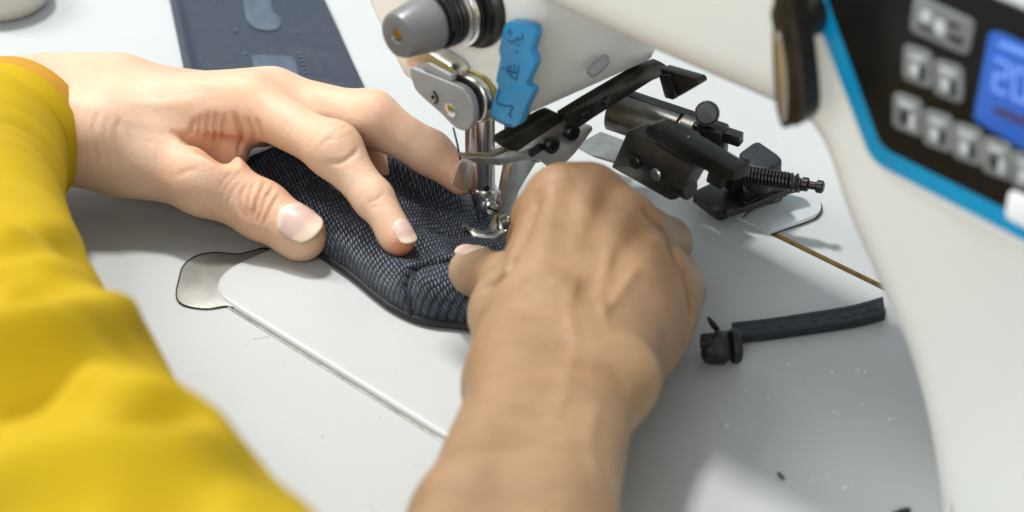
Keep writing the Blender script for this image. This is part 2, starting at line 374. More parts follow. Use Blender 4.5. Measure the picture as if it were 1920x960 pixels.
def rounded_casting(prof, y0, y1, R, n=9):
    """extrude an XZ outline in Y with a generous rounding towards the front"""
    P = np.array(prof); e = np.roll(P, -1, 0)-P; e /= np.linalg.norm(e, axis=1)[:, None]+1e-9
    nr = np.stack([-e[:, 1], e[:, 0]], 1); vn = nr+np.roll(nr, 1, 0); vn /= np.linalg.norm(vn, axis=1)[:, None]+1e-9
    area = .5*np.sum(P[:, 0]*np.roll(P[:, 1], -1)-np.roll(P[:, 0], -1)*P[:, 1])
    if area < 0: vn = -vn
    for _ in range(6): vn = (np.roll(vn, 1, 0)+2*vn+np.roll(vn, -1, 0))/4
    bm = bmesh.new(); rings = []
    for k in range(n+1):
        a_ = math.pi/2*k/n; off = R*(1-math.sin(a_)); y = y0+R*(1-math.cos(a_)); Q_ = P+vn*off
        rings.append([bm.verts.new((q[0], y, q[1])) for q in Q_])
    rings.append([bm.verts.new((q[0], y1, q[1])) for q in P])
    m_ = len(P)
    for A_, B_ in zip(rings, rings[1:]):
        for i in range(m_): bm.faces.new((A_[i], B_[i], B_[(i+1) % m_], A_[(i+1) % m_]))
    bm.faces.new(rings[0]); bm.faces.new(rings[-1][::-1]); return bm
body = bmo('arm_and_column', rounded_casting(low, -32.0, YB, 19), M['column'], machine, auto=60)
# head: lofted rounded-rectangle sections, flaring upwards
rs = []
for z, x0, x1, y0, y1, r in ((60.5, -16, 22, -14, 50, 9), (61.5, -22, 27.5, -17.5, 56, 10), (64, -27, 31, -20, 60, 10), (72, -33, 33.5, -20.6, 62, 10), (85, -42, 37.5, -21, 63, 10), (100, -48, 42, -21.2, 64, 10), (120, -51, 48, -21.4, 64, 11), (150, -52, 54, -21.4, 64, 12), (196, -52, 56, -21.4, 64, 12)):
    rs.append(rect_ring(x0, y0, x1, y1, r, z))
head = bmo('head', loft(rs), M['enamel'], machine, auto=60)
rs = [rect_ring(-15, -12, 20, 48, 8, 57.5), rect_ring(-16.5, -14.2, 22.4, 50, 9, 58), rect_ring(-16.5, -14.2, 22.4, 50, 9, 60.8)]
bmo('head_gasket', loft(rs), M['yellowed'], machine)
# little cast boss and slot on the shaded side of the head
def xface(z): return 31 + (z-64)*.315
bmo('slot_screw', tube(spline([at(*q, X=38.6) for q in ((1105, 139), (1118, 128), (1132, 114), (1138, 110))], 5), [1.2, 1.9, 2.1, 2.2, 2.2, 2.3, 2.3, 2.3, 2.2, 2.2, 2.1, 2.0, 1.9, 1.8, 1.5, 1.0], 10), M['plate'], head)

# tension assembly: axis along -Y
kx = at(742, 68, Y=-57); ax = (0, 1, 0)
tension = bmo('tension_post', lathe([(4, 8), (4, 37)], kx, ax, 24), M['steel'], machine)
bmo('tension_knob', lathe([(2.1, 3.5), (2.1, 0.8), (2.8, .1), (6.4, 0), (7.5, .5), (8.1, 1.8), (9.0, 8), (9.8, 13), (9.8, 14.2), (9.2, 15.2), (4, 15.4)], kx, ax, 48), M['knob'], machine)
bmo('tension_pin', lathe([(1.9, 1.2), (1.9, 1.7), (1.3, 2.0), (.1, 2.0)], kx+np.array([0, -.4, .5]), (0, 1, 0), 20), M['brass'], machine)
sp = []
for k in range(200):
    a = k/200*2*math.pi*3.5; sp.append(kx+np.array([9.6*math.cos(a), 17+k/200*6.5, 9.6*math.sin(a)]))
bmo('tension_spring', tube(sp, .75, 8), M['black'], machine)
bmo('tension_barrel', lathe([(6.2, 15), (8.9, 15.4), (8.9, 25), (6.5, 26)], kx, ax, 36), M['black'], machine)
for y0, r, mt in ((23.2, 11.6, 'steel2'), (25.6, 12.2, 'steel'), (28.0, 12.0, 'black')):
    bmo('tension_disc', lathe([(r-3, 0), (r-.6, .1), (r, .5), (r-.1, 1.2), (r-1.5, 1.9), (r-4, 2.0)], kx+np.array([0, y0, 0]), ax, 48), M[mt], machine)
bmo('tension_base', lathe([(11.4, 29.6), (13.4, 30), (13.4, 32.2), (15.0, 33.6), (15.0, 36.6)], kx, ax, 48), M['black'], machine)

# grey lever plate on the lower front of the head with its back plate
gp = [at(*q, Y=-31) for q in ((768, 128), (790, 134), (850, 158), (872, 172), (884, 196), (886, 222), (880, 240), (868, 246), (850, 238), (826, 214), (786, 178), (774, 160))]
gplate = bmo('thread_guide_plate', slab(spline(gp, 5, True), (0, -1, 0), 3.4, .8, 3), M['plate'], machine)
gp2 = [p+np.array([1.0, 5.2, 1.2]) for p in gp]
bmo('guide_back_plate', slab(spline(gp2, 5, True), (0, -1, 0), 3.6, .8, 3), M['steel2'], machine)
gp3 = [p+np.array([1.6, 9.2, 1.6]) for p in gp]
bmo('guide_seal', slab(spline(gp3, 5, True), (0, -1, 0), 2.2, .5, 2), M['olive'], machine)
bmo('rivet', lathe([(2.6, 0), (2.6, .5), (2.2, .75), (.1, .8)], at(846, 206, Y=-31), (0, -1, 0), 28), M['steel'], gplate)
cp = at(812, 182, Y=-31.2); bmo('pivot_mark', tube([cp+np.array([2.2*math.cos(a), -.05, 2.2*math.sin(a)]) for a in np.linspace(-1.2, 1.5, 14)], .42, 6), M['black'], gplate)
bmo('pivot_pin', lathe([(.75, 0), (.75, .4), (.1, .5)], cp, (0, -1, 0), 12), M['black'], gplate)
bp = [at(*q, Y=-29) for q in ((758, 108), (782, 96), (806, 100), (846, 124), (856, 140), (848, 154), (800, 132), (762, 126))]
bmo('guide_bracket', slab(rounded(bp, 2), (0, -1, 0), 6.5, .7), M['steel2'], machine)
bp = [at(*q, Y=-30.4) for q in ((790, 124), (800, 118), (846, 142), (848, 152), (842, 156), (796, 134))]
bmo('guide_lip', slab(rounded(bp, 1), (0, -1, 0), 2.4, .5), M['plate'], gplate)

# blue label with stepped right edge
LY = -24.6
lab = [at(*q, Y=LY) for q in ((944, 48), (953, 40), (990, 45), (1002, 52), (1005, 66), (994, 98), (998, 103), (1003, 118), (984, 160), (999, 166), (997, 176), (985, 200), (974, 232), (964, 239), (950, 238), (926, 226), (918, 214), (922, 198), (934, 160), (929, 152), (938, 108), (934, 96))]
label = bmo('blue_label', slab(rounded(lab, 1.2, 3), (0, -1, 0), 3.4, .5, 2), M['blue'], machine)
def marks(parent, mat, strokes, Y, r, name):
    bm = bmesh.new()
    for s in strokes: tube(spline([at(*q, Y=Y) for q in s], 3), r, 6, bm)
    return bmo(name, bm, mat, parent)
marks(label, M['blue_dark'], [((957, 54), (955, 59), (956, 65)), ((953, 74), (957, 79), (964, 78), (973, 69)), ((978, 62), (981, 68), (974, 76)), ((972, 83), (971, 86)), ((967, 96), (971, 98))], LY-.05, .32, 'printed_character')
marks(label, M['blue_dark'], [((943, 127), (946, 129)), ((952, 124), (950, 137)), ((958, 122), (955, 142)), ((965, 121), (964, 132), (961, 139)), ((973, 124), (971, 134), (969, 150)), ((949, 132), (958, 134), (970, 137)), ((955, 141), (963, 146), (968, 150))], LY-.05, .3, 'printed_character')
marks(label, M['blue_dark'], [((937, 168), (931, 188), (934, 194), (945, 198), (958, 199), (961, 202), (956, 212), (956, 217), (960, 221))], LY-.05, .36, 'printed_character')
marks(label, M['blue_dark'], [((921, 216), (928, 224), (948, 234), (958, 234))], LY-.05, .3, 'printed_line')

# reverse lever hanging at the arm/column corner (front of the arm)
lv = [at(*q, Y=-58) for q in ((1452, -60), (1480, -60), (1484, 20), (1496, 90), (1504, 160), (1506, 215), (1494, 236), (1480, 238), (1464, 240), (1452, 200), (1446, 120), (1446, 40))]
lever = bmo('reverse_lever', slab(spline(lv, 4, True), (0, -1, 0), 8, 3, 4), M['black2'], machine)
lv = [at(*q, Y=-58.6) for q in ((1455, 60), (1464, 80), (1472, 130), (1474, 180), (1472, 222), (1466, 228), (1459, 190), (1454, 120))]
bmo('lever_insert', slab(spline(lv, 4, True), (0, -1, 0), 4, 1.2, 3), M['copper'], lever)
bmo('lever_shaft', tube([at(1480, 40, Y=-50), at(1480, 40, Y=-50)+np.array([0, 32, 0])], 7, 20), M['black2'], machine)

# control panel: a flat console on the column front, tilted back
PN = unit((0, -1, .16)); PP = at(1640, 290, Y=-46)
def pan(x, y, off=0.0): return on(x, y, PN, PP) + PN*off
def pslab(pts, off, th, r=0, bev=0.0): return slab(rounded([pan(x, y, off) for x, y in pts], r) if r else [pan(x, y, off) for x, y in pts], PN, th, bev)
hous = [(1470, -60), (1512, -40), (1560, 120), (1618, 285), (1660, 345), (1960, 500), (2080, 560), (2080, -200), (1470, -200)]
panel = bmo('panel_housing', pslab(hous, -1.2, 34, 6, 2.5), M['column'], machine)
out = [(1512, -20), (1630, 288), (1650, 310), (1940, 460), (2050, 510), (2050, 90), (1920, 36), (1822, -4), (1780, -20)]
trim = bmo('panel_trim', pslab(out, .8, 3, 4, .5), M['trim'], panel)
inn = [(1548, -20), (1652, 264), (1670, 282), (1940, 416), (2030, 470), (2030, 70), (1920, 16), (1850, -12), (1830, -20)]
face = bmo('panel_face', pslab(inn, 1.1, 1.5, 3, .2), M['glass'], panel)
def button(pts, glyph):
    b = bmo('button', pslab(pts, 1.9, .9, 2.2, .25), M['button'], panel)
    for g, mt in glyph:
        bmo('button_mark', pslab(g, 2.2, .5, .4), M[mt], b)
    return b
def quadgrid(cx, cy): return [(cx-27, cy-44), (cx+28, cy-26), (cx+26, cy+44), (cx-29, cy+24)]
b0 = [(1722, -14), (1836, 38), (1822, 104), (1712, 56)]
button(b0, [([(1738, 14), (1756, 22), (1752, 42), (1734, 34)], 'button_light'), ([(1730, 42), (1760, 56), (1758, 62), (1729, 48)], 'button_dark'), ([(1786, 36), (1808, 46), (1806, 54), (1784, 46)], 'button_dark'), ([(1788, 60), (1816, 72), (1812, 84), (1786, 72)], 'button_dark'), ([(1762, 32), (1782, 42), (1778, 66), (1760, 56)], 'button_light')])
for cx, cy in ((1728, 122), (1786, 150), (1709, 212), (1766, 243), (1822, 268), (1877, 295), (1932, 322)):
    j = lambda a: a+rng.uniform(-3, 3)
    q = quadgrid(cx, cy)
    button(q, [([(cx-14, j(cy-26)), (cx+14, cy-16), (cx+13, cy-8), (cx-15, cy-18)], 'button_light'), ([(cx-12, cy-8), (j(cx+2), cy-3), (cx+1, cy+20), (cx-13, cy+14)], 'button_dark' if cx % 2 else 'button_light'), ([(cx+5, cy-2), (cx+15, cy+3), (cx+13, j(cy+28)), (cx+3, cy+24)], 'button_light' if cx % 2 else 'button_dark')])
scr = bmo('screen', pslab([(1862, 56), (1884, 60), (2010, 120), (2010, 330), (1832, 222), (1834, 204)], 1.7, .7, 2, .15), M['screen'], panel)
def dig(cx, cy, segs):
    q = {'a': ((-13, -34), (13, -23), (13, -15), (-13, -26)), 'b': ((10, -24), (17, -21), (15, 6), (8, 3)), 'c': ((8, 6), (15, 9), (13, 38), (6, 35)), 'd': ((-17, 22), (9, 33), (9, 41), (-17, 30)), 'e': ((-16, -4), (-9, -1), (-11, 27), (-18, 24)), 'f': ((-13, -33), (-6, -30), (-8, -3), (-15, -6)), 'g': ((-14, -7), (12, 4), (12, 11), (-14, 0))}
    for c_ in segs: bmo('screen_digit_stroke', pslab([(cx+x_, cy+y_) for x_, y_ in q[c_]], 1.98, .4, .3), M['screen2'], scr)
dig(1886, 138, 'abdeg'); dig(1922, 154, 'abcdef'); dig(1958, 170, 'abcdef')
bmo('screen_bar', pslab([(1872, 196), (1915, 214), (1990, 250), (1990, 262), (1910, 226), (1870, 208)], 1.98, .4, .5), M['screen3'], scr)
bmo('screen_bar', pslab([(1882, 74), (1915, 86), (1990, 118), (1990, 128), (1910, 96), (1880, 84)], 1.98, .4, .5), M['screen2'], scr)
bmo('indicator_key', pslab([(1900, 352), (1960, 378), (1960, 440), (1892, 405)], 2.2, 1.2, 2, .3), M['white'], panel)

# ------------------------------------------------------------------ needle bar group
nb = bmo('needle_bar', lathe([(3.0, 16.2), (3.75, 17), (3.75, 64)], (0, 0, 0), (0, 0, 1), 40), M['steel'], machine)
cl = bmo('needle_clamp', lathe([(3.1, 9.6), (3.9, 10.0), (4.5, 11), (4.6, 18.2), (4.3, 18.9), (3.7, 19)], (0, 0, 0), (0, 0, 1), 40), M['steel'], machine)
sx = unit((.80, -.42, .05)); sc = np.array([4.0, -1.4, 13.6])
bmo('clamp_screw', lathe([(1.6, -1.5), (1.6, .8), (2.35, .9), (2.45, 1.3), (2.45, 2.9), (2.1, 3.4), (.1, 3.6)], sc, sx, 28), M['steel2'], cl)
sv = unit(np.cross(sx, (0, .55, .83))); bmo('screw_slot', box(sc+sx*3.5, (.55, 4.4, .9), (np.cross(sv, sx), sv, sx)), M['black'], cl)
bmo('bar_hole', lathe([(1.1, 0), (1.1, .5), (.1, .5)], np.array([3.0, -2.05, 20.6]), unit((.78, -.6, 0)), 14), M['black'], nb)
bmo('needle', lathe([(.15, -.5), (.65, 2.5), (.8, 6), (1.1, 6.8), (1.15, 10.5)], (0, 0, 0), (0, 0, 1), 14), M['steel'], machine)
bmo('thread_guide_strip', box((-6.2, -1.6, 44), (1.0, 4.2, 26), None, .3), M['copper'], machine)
bmo('presser_bar', lathe([(3.9, 27), (3.9, 64)], (3, 14.5, 0), (0, 0, 1), 32), M['olive'], machine)
bmo('spring_strip', box((5.5, 6.0, 34), (.8, 2.6, 36), None, .2), M['olive'], machine)
# presser foot: shank, clamp screw, sole with two toes
FZ = 6.0
sh = [at(*q, X=9.5) for q in ((966, 292), (1010, 280), (1012, 296), (988, 334), (973, 360), (962, 402), (950, 436), (936, 444), (926, 440), (936, 414), (944, 384), (950, 352), (956, 318))]
foot = bmo('presser_foot', slab(sh, (1, 0, 0), 4.2, .5), M['steel2'], machine)
so = [at(*q, z=FZ+1.6) for q in ((872, 430), (884, 426), (906, 432), (930, 428), (948, 424), (954, 430), (944, 448), (920, 458), (902, 462), (890, 452))]
bmo('foot_sole', slab(so, (0, 0, 1), 2.6, .5), M['steel2'], foot)
tp = [at(*q, z=z) for q, z in (((868, 423), FZ+4.2), ((884, 434), FZ+1.6), ((900, 444), FZ+1.2), ((926, 446), FZ+1.2), ((948, 430), FZ+3), ((960, 404), FZ+9))]
bmo('foot_toe', tube(spline(tp, 6), [1.3]*6+[1.8]*25, 10, flat=.8), M['steel2'], foot)
bmo('foot_screw', lathe([(2.6, 0), (3.0, .4), (3.0, 4), (2.4, 4.8), (.1, 5)], at(1000, 284, X=10), (1, -.3, .1), 24), M['steel'], foot)
bmo('edge_roller', lathe([(2.0, -5), (2.8, -4.5), (2.8, 3.5), (2.2, 4)], at(958, 412, z=12), (.3, 1, .1), 20), M['steel2'], machine)
# thread
bmo('thread', tube(spline([at(850, 240, Y=-27), at(857, 268, Y=-20), at(868, 318, Y=-12), at(893, 392, Y=-4), at(901, 426, Y=-1)], 6), .36, 6), M['thread'], machine)

# finger guard: bent strip with screwed bracket, hanging beside the head
gt = [(1010, 262), (985, 272), (950, 284), (925, 294), (880, 293), (871, 297)]
gb = [(888, 306), (938, 311), (975, 302), (1018, 300)]
guard = bmo('finger_guard', slab([at(*q, X=24.5) for q in gt+gb], (1, 0, 0), 4.5, .35), M['steel2'], machine)
bmo('guard_tip', slab(rounded([at(*q, X=25.0) for q in ((874, 296), (890, 304), (886, 330), (880, 356), (868, 358), (847, 347), (856, 318), (862, 304))], .8), (1, -.5, .3), 1.4, .3), M['copper'], guard)
br = [at(*q, X=27) for q in ((968, 286), (1052, 226), (1062, 222), (1110, 236), (1112, 243), (1078, 288), (1048, 318), (1036, 318), (1006, 296))]
brk = bmo('guard_bracket', slab(rounded(br, 1.2), (1, 0, 0), 2.0, .35), M['copper'], machine)
fl = [at(*q, X=28.2) for q in ((942, 272), (946, 262), (1030, 214), (1042, 210), (1054, 217), (1056, 228), (970, 284), (958, 284))]
bmo('bracket_flange', slab(rounded(fl, 1), (1, 0, 0), 5.5, .5), M['black2'], brk)
bmo('bracket_slot', slab(rounded([at(*q, X=27.3) for q in ((990, 284), (1012, 268), (1022, 272), (1018, 282), (996, 296))], .8), (1, 0, 0), .8), M['black'], brk)
for q in ((1030, 270), (1068, 246)):
    c = at(*q, X=27.2); bmo('bracket_screw', lathe([(2.9, 0), (3.1, .3), (3.1, 2.2), (2.6, 2.7), (1.4, 2.7), (1.4, 1.4), (.1, 1.4)], c, (1, -.1, .05), 24), M['black'], brk)
br = [at(*q, X=31) for q in ((1058, 216), (1100, 190), (1205, 128), (1240, 116), (1252, 124), (1250, 140), (1222, 152), (1112, 222), (1086, 240), (1070, 236))]
bar = bmo('guide_bar', slab(rounded(br, 1), (1, 0, 0), 4.2, .5), M['black2'], machine)
for q in ((1096, 215), (1136, 190)):
    bmo('bar_rivet', lathe([(1.9, 0), (1.9, .5), (1.4, 1), (.1, 1.1)], at(*q, X=31), (1, 0, 0), 18), M['black'], bar)
br = [at(*q, Y=52) for q in ((1236, 128), (1306, 148), (1310, 158), (1296, 166), (1262, 186), (1250, 180), (1242, 150))]
bmo('bar_hook', slab(rounded(br, 1), (0, -1, 0), 5, .5), M['black2'], bar)
bmo('bar_hook', slab(rounded([at(*q, Y=50) for q in ((1234, 140), (1254, 142), (1264, 176), (1262, 188), (1246, 184))], .8), (0, -1, 0), 3, .4), M['black'], bar)

# ------------------------------------------------------------------ folding edge guide behind the needle (spring loaded)
GZ = 26
ta, tb = at(1148, 205, z=GZ+6), at(1318, 262, z=GZ+2); td = unit(tb-ta); tl = np.linalg.norm(tb-ta)
eg = bmo('edge_guide_shaft', lathe([(7.2, 0), (7.8, .5), (7.8, tl-10), (7.4, tl-9.6), (6.8, tl-9.4), (6.8, tl-8.6), (8.2, tl-8.4), (8.2, tl), (7.4, tl+.6)], ta, td, 32), M['darksteel'], machine)
bmo('shaft_strip', box((ta+tb)/2+np.array([0, 2, 7.4]), (tl*.9, 4.5, 1.6), (td, np.cross((0, 0, 1), td), np.cross(td, np.cross((0, 0, 1), td))), .4), M['black'], eg)
def screw(name, p, axis, r, h, mat, parent, knurl=False):
    bm = lathe([(r*.9, 0), (r, r*.12), (r, h-r*.2), (r*.85, h), (.1, h)], p, axis, 36 if knurl else 24)
    return bmo(name, bm, mat, parent)
kp = at(1327, 212, z=GZ+14)
kn = screw('knurled_knob', kp, unit((.5, -.75, .42)), 4.4, 3.2, M['black'], eg)
z_ = unit((.5, -.75, .42)); x_ = unit(np.cross((0, 0, 1), z_)); y_ = np.cross(z_, x_); bm = bmesh.new()
for k in range(28):
    a = 2*math.pi*k/28; d = x_*math.cos(a)+y_*math.sin(a); box(kp+z_*1.6+d*4.4, (.5, .5, 2.4), (d, np.cross(z_, d), z_), 0, bm)
bmo('knurling', bm, M['black'], kn, smooth=False)
bmo('shaft_clamp', box((tb+at(1345, 255, z=GZ+6))/2, (12, 9, 12), (td, np.cross((0, 0, 1), td), (0, 0, 1)), 1.2), M['black'], eg)
bmo('clamp_tail', box(at(1360, 252, z=GZ+6), (13, 5, 4.5), (td, np.cross((0, 0, 1), td), (0, 0, 1)), .7), M['black2'], eg)
screw('clamp_bolt', at(1322, 258, z=GZ+2), unit((.45, -.8, .3)), 4.2, 4.5, M['steel2'], eg)
# slotted guide block facing the operator
GY = 27.0
def gy(pts, Y=GY): return [at(*q, Y=Y) for q in pts]
blk = bmo('guide_block', slab(rounded(gy(((1146, 314), (1176, 246), (1184, 244), (1288, 308), (1298, 322), (1268, 374), (1256, 376))), .9), (0, -1, 0), 8, .6), M['block'], machine)
bmo('block_slot', slab(rounded(gy(((1168, 292), (1172, 284), (1184, 284), (1244, 318), (1250, 328), (1244, 338), (1232, 336), (1174, 304)), GY-.35), 1.2), (0, -1, 0), .9, .1), M['rubber'], blk)
screw('block_screw', at(1194, 303, Y=GY-.2), (0, -1, 0), 2.6, 1.6, M['black2'], blk)
screw('block_screw', at(1232, 326, Y=GY-.2), (0, -1, 0), 2.4, 1.2, M['steel2'], blk)
c = at(1272, 345, Y=GY+3); bmo('block_pin', lathe([(3.6, 0), (4, .4), (4, 5.5), (3.4, 6)], c, (1, 0, 0), 24), M['black'], blk)
bmo('guide_blade', slab(rounded([at(*q, z=15) for q in ((1078, 272), (1126, 246), (1170, 262), (1152, 302), (1112, 290))], 1), (0, 0, 1), 1.2, .3), M['steel2'], blk)
# hinged arm above the block with two domed bolts
a0, a1 = at(1212, 250, z=GZ+2), at(1372, 338, z=GZ-6); d = unit(a1-a0); sd = unit(np.cross((0, 0, 1), d)); un = np.cross(d, sd)
arm = bmo('hinged_arm', slab(rounded([at(*q, Y=25) for q in ((1208, 246), (1214, 236), (1226, 236), (1300, 276), (1374, 320), (1378, 340), (1356, 338), (1290, 304), (1212, 258))], .8), (0, -1, 0), 8, .8), M['black'], machine)
for q in ((1256, 250), (1290, 264)):
    c = at(q[0], q[1]+2, Y=29); bmo('domed_bolt', lathe([(3.2, -2), (3.2, .5), (2.7, 1.4), (1.5, 2.0), (.1, 2.2)], c, (0, 0, 1), 24), M['steel'], arm)
bmo('arm_link', box(at(1352, 318, z=GZ-2), (7, 7, 12), (d, sd, un), 1), M['black2'], arm)
# shaped cover at the back
cb = [at(*q, z=23) for q in ((1384, 286), (1412, 266), (1424, 264), (1462, 290), (1468, 300), (1440, 318), (1404, 312))]
bmo('guide_cover', slab(rounded(cb, 2), (0, 0, 1), 11, 1.6, 3), M['rubber'], machine)
bmo('cover_plate', slab(rounded([at(*q, z=9) for q in ((1372, 330), (1420, 312), (1500, 330), (1512, 344), (1440, 362), (1398, 382))], 1.5), (0, 0, 1), 3, .5), M['black2'], machine)
# return spring with hooks
s0, s1 = at(1366, 322, z=20), at(1494, 343, z=20); sdv = s1-s0; sl = np.linalg.norm(sdv); sd0 = sdv/sl; q1 = unit(np.cross((0, 0, 1), sd0)); q2 = np.cross(sd0, q1); pts = []
for k in range(20*14+1):
    t = k/(20*14); a = t*20*2*math.pi; r = 3.0*(1 if t > .06 else .5+t*8); tt = t if t < .9 else .9+(t-.9)*1.6
    pts.append(s0+sdv*tt+(q1*math.cos(a)+q2*math.sin(a))*r)
spg = bmo('return_spring', tube(pts, .62, 7), M['black'], machine)
bmo('spring_anchor', lathe([(1.6, 0), (2.6, .6), (2.6, 2.6), (1.5, 3.2), (1.5, 5.5), (2.4, 6), (2.4, 8), (1.6, 8.6)], s1+sd0*1.5, sd0, 20), M['black'], spg)
# guide foot resting near the hinge
gf = [at(*q, z=7.5) for q in ((1298, 364), (1304, 356), (1350, 334), (1362, 334), (1404, 364), (1400, 376), (1360, 398), (1346, 400))]
bmo('guide_foot', slab(rounded(gf, 1.2), (0, 0, 1), 3.4, .6), M['black'], machine)
bmo('foot_wing', slab(rounded([at(*q, z=8.5) for q in ((1360, 398), (1402, 366), (1408, 346), (1478, 356), (1394, 388))], 1.2), (0, 0, 1), 2.5, .5), M['black2'], machine)
bmo('foot_post', lathe([(3, 0), (3.4, .5), (3.4, 9), (2.6, 9.6)], at(1376, 352, z=8.5), (0, 0, 1), 20), M['black'], machine)


# ------------------------------------------------------------------ hands: smooth-blended implicit volumes turned into one mesh each
class Field:
    def __init__(s, lo, hi, h):
        s.lo = np.array(lo, float); s.h = h; s.n = np.ceil((np.array(hi)-s.lo)/h).astype(int)+1
        s.f = np.full(s.n, 12.0, np.float32)
    def _win(s, lo, hi):
        a = np.clip(np.floor((lo-s.lo)/s.h).astype(int), 0, s.n); b = np.clip(np.ceil((hi-s.lo)/s.h).astype(int)+1, 0, s.n)
        g = [s.lo[i]+s.h*np.arange(a[i], b[i], dtype=np.float32) for i in range(3)]
        return (slice(a[0], b[0]), slice(a[1], b[1]), slice(a[2], b[2])), g[0][:, None, None].astype(np.float32), g[1][None, :, None].astype(np.float32), g[2][None, None, :].astype(np.float32)
    def _merge(s, w, d, k, sub=False):
        a = s.f[w]
        if a.size == 0: return
        if sub:
            d = -d; h = np.maximum(k-np.abs(a-d), 0)/k; s.f[w] = np.maximum(a, d)+h*h*k*.25
        else:
            h = np.maximum(k-np.abs(a-d), 0)/k; s.f[w] = np.minimum(a, d)-h*h*k*.25
    def cap(s, a, b, ra, rb, k=4.0, sub=False, flat=None, fn=None):
        a = np.asarray(a, float); b = np.asarray(b, float); R = max(ra, rb)+k+5
        w, x, y, z = s._win(np.minimum(a, b)-R, np.maximum(a, b)+R)
        d = b-a; L2 = d @ d
        px, py, pz = x-a[0], y-a[1], z-a[2]
        t = np.clip((px*d[0]+py*d[1]+pz*d[2])/L2, 0, 1)
        qx, qy, qz = px-t*d[0], py-t*d[1], pz-t*d[2]
        d2 = qx*qx+qy*qy+qz*qz
        if flat is not None:
            n, c = flat; n = unit(n); q = qx*n[0]+qy*n[1]+qz*n[2]; d2 = d2+q*q*(1/(c*c)-1)
        tt = t*t*(3-2*t)*.5+t*.5
        s._merge(w, np.sqrt(d2)-(ra+(rb-ra)*tt), k, sub)
    def chain(s, P, r, k=4.0, flat=None):
        for i in range(len(P)-1): s.cap(P[i], P[i+1], r[i], r[i+1], k if i == 0 else min(k, 3.0), flat=flat)
    def ell(s, c, axes, rad, k=6.0, sub=False):
        c = np.asarray(c, float); X = unit(axes[0]); Y = np.asarray(axes[1], float); Y = unit(Y-X*(X @ Y)); Zz = np.cross(X, Y); R = max(rad)+k+5
        w, x, y, z = s._win(c-R, c+R); px, py, pz = x-c[0], y-c[1], z-c[2]
        q = 0
        for v, r in zip((X, Y, Zz), rad): q = q+((px*v[0]+py*v[1]+pz*v[2])/r)**2
        q = np.sqrt(q); s._merge(w, (q-1)*min(rad)*.85, k, sub)
    def groove(s, pts, r, k=1.2):
        p = spline(pts, 5)
        for a, b in zip(p, p[1:]): s.cap(a, b, r, r, k, True)
    def mesh(s, smooth=3):
        f = s.f; sg = f < 0; nx, ny, nz = f.shape
        c = np.zeros((nx-1, ny-1, nz-1), np.int8)
        for i in (0, 1):
            for j in (0, 1):
                for k in (0, 1): c += sg[i:nx-1+i, j:ny-1+j, k:nz-1+k]
        act = (c > 0) & (c < 8); idx = np.full(act.shape, -1, np.int64); I = np.argwhere(act); idx[act] = np.arange(len(I))
        acc = np.zeros((len(I), 3)); cnt = np.zeros(len(I))
        corners = [(0, 0, 0), (1, 0, 0), (0, 1, 0), (1, 1, 0), (0, 0, 1), (1, 0, 1), (0, 1, 1), (1, 1, 1)]
        for a in range(8):
            for b in range(a+1, 8):
                A, B = np.array(corners[a]), np.array(corners[b])
                if abs(A-B).sum() != 1: continue
                fa = f[tuple((I+A).T)]; fb = f[tuple((I+B).T)]; m = (fa < 0) != (fb < 0)
                t = np.where(m, fa/np.where(fa == fb, 1, fa-fb), 0)
                acc += np.where(m[:, None], A+(B-A)*t[:, None], 0); cnt += m
        V = (I+acc/cnt[:, None])*s.h+s.lo; F = []
        for ax in range(3):
            o1, o2 = [np.eye(3, dtype=int)[(ax+1) % 3], np.eye(3, dtype=int)[(ax+2) % 3]]
            sl0 = [slice(0, -1)]*3; sl1 = [slice(0, -1)]*3; sl1[ax] = slice(1, None)
            e0, e1 = sg[tuple(sl0)], sg[tuple(sl1)]
            ch = e0 != e1; E = np.argwhere(ch); E = E[(E[:, (ax+1) % 3] > 0) & (E[:, (ax+2) % 3] > 0)]
            q = np.stack([idx[tuple(E.T)], idx[tuple((E-o1).T)], idx[tuple((E-o1-o2).T)], idx[tuple((E-o2).T)]], 1)
            flip = sg[tuple(E.T)]; q[~flip] = q[~flip][:, ::-1]; F.append(q)
        F = np.concatenate(F); F = F[(F >= 0).all(1)]
        e = np.concatenate([F[:, [0, 1]], F[:, [1, 2]], F[:, [2, 3]], F[:, [3, 0]]])
        for it in range(smooth):
            for lam in (.5, -.52):
                sm = np.zeros_like(V); n = np.zeros(len(V))
                for d in range(3): sm[:, d] = np.bincount(e[:, 0], V[e[:, 1], d], len(V))+np.bincount(e[:, 1], V[e[:, 0], d], len(V))
                n = np.bincount(e[:, 0], minlength=len(V))+np.bincount(e[:, 1], minlength=len(V))
                V = V+lam*(sm/np.maximum(n, 1)[:, None]-V)
        return V, F
def vnormals(V, F):
    n = np.cross(V[F[:, 2]]-V[F[:, 0]], V[F[:, 3]]-V[F[:, 1]]); out = np.zeros_like(V)
    for k in range(4):
        for d in range(3): out[:, d] += np.bincount(F[:, k], n[:, d], len(V))
    return out/np.maximum(np.linalg.norm(out, axis=1), 1e-9)[:, None]
def vol_obj(name, V, F, mat, parent, red, crease, origin, pale=None):
    pale = np.zeros(len(V)) if pale is None else pale
    me = bpy.data.meshes.new(name); me.vertices.add(len(V)); me.vertices.foreach_set('co', (V*MM).astype(np.float32).ravel())
    me.loops.add(F.size); me.loops.foreach_set('vertex_index', F.astype(np.int32).ravel()); me.polygons.add(len(F))
    me.polygons.foreach_set('loop_start', np.arange(0, F.size, 4, dtype=np.int32)); me.polygons.foreach_set('loop_total', np.full(len(F), 4, np.int32)); me.update(calc_edges=True); me.validate()
    for nm, val in (('red', red), ('crease', crease), ('pale', pale)):
        a = me.attributes.new(nm, 'FLOAT', 'POINT'); a.data.foreach_set('value', val.astype(np.float32))
    return finish(name, me, mat, parent, True, origin=origin)
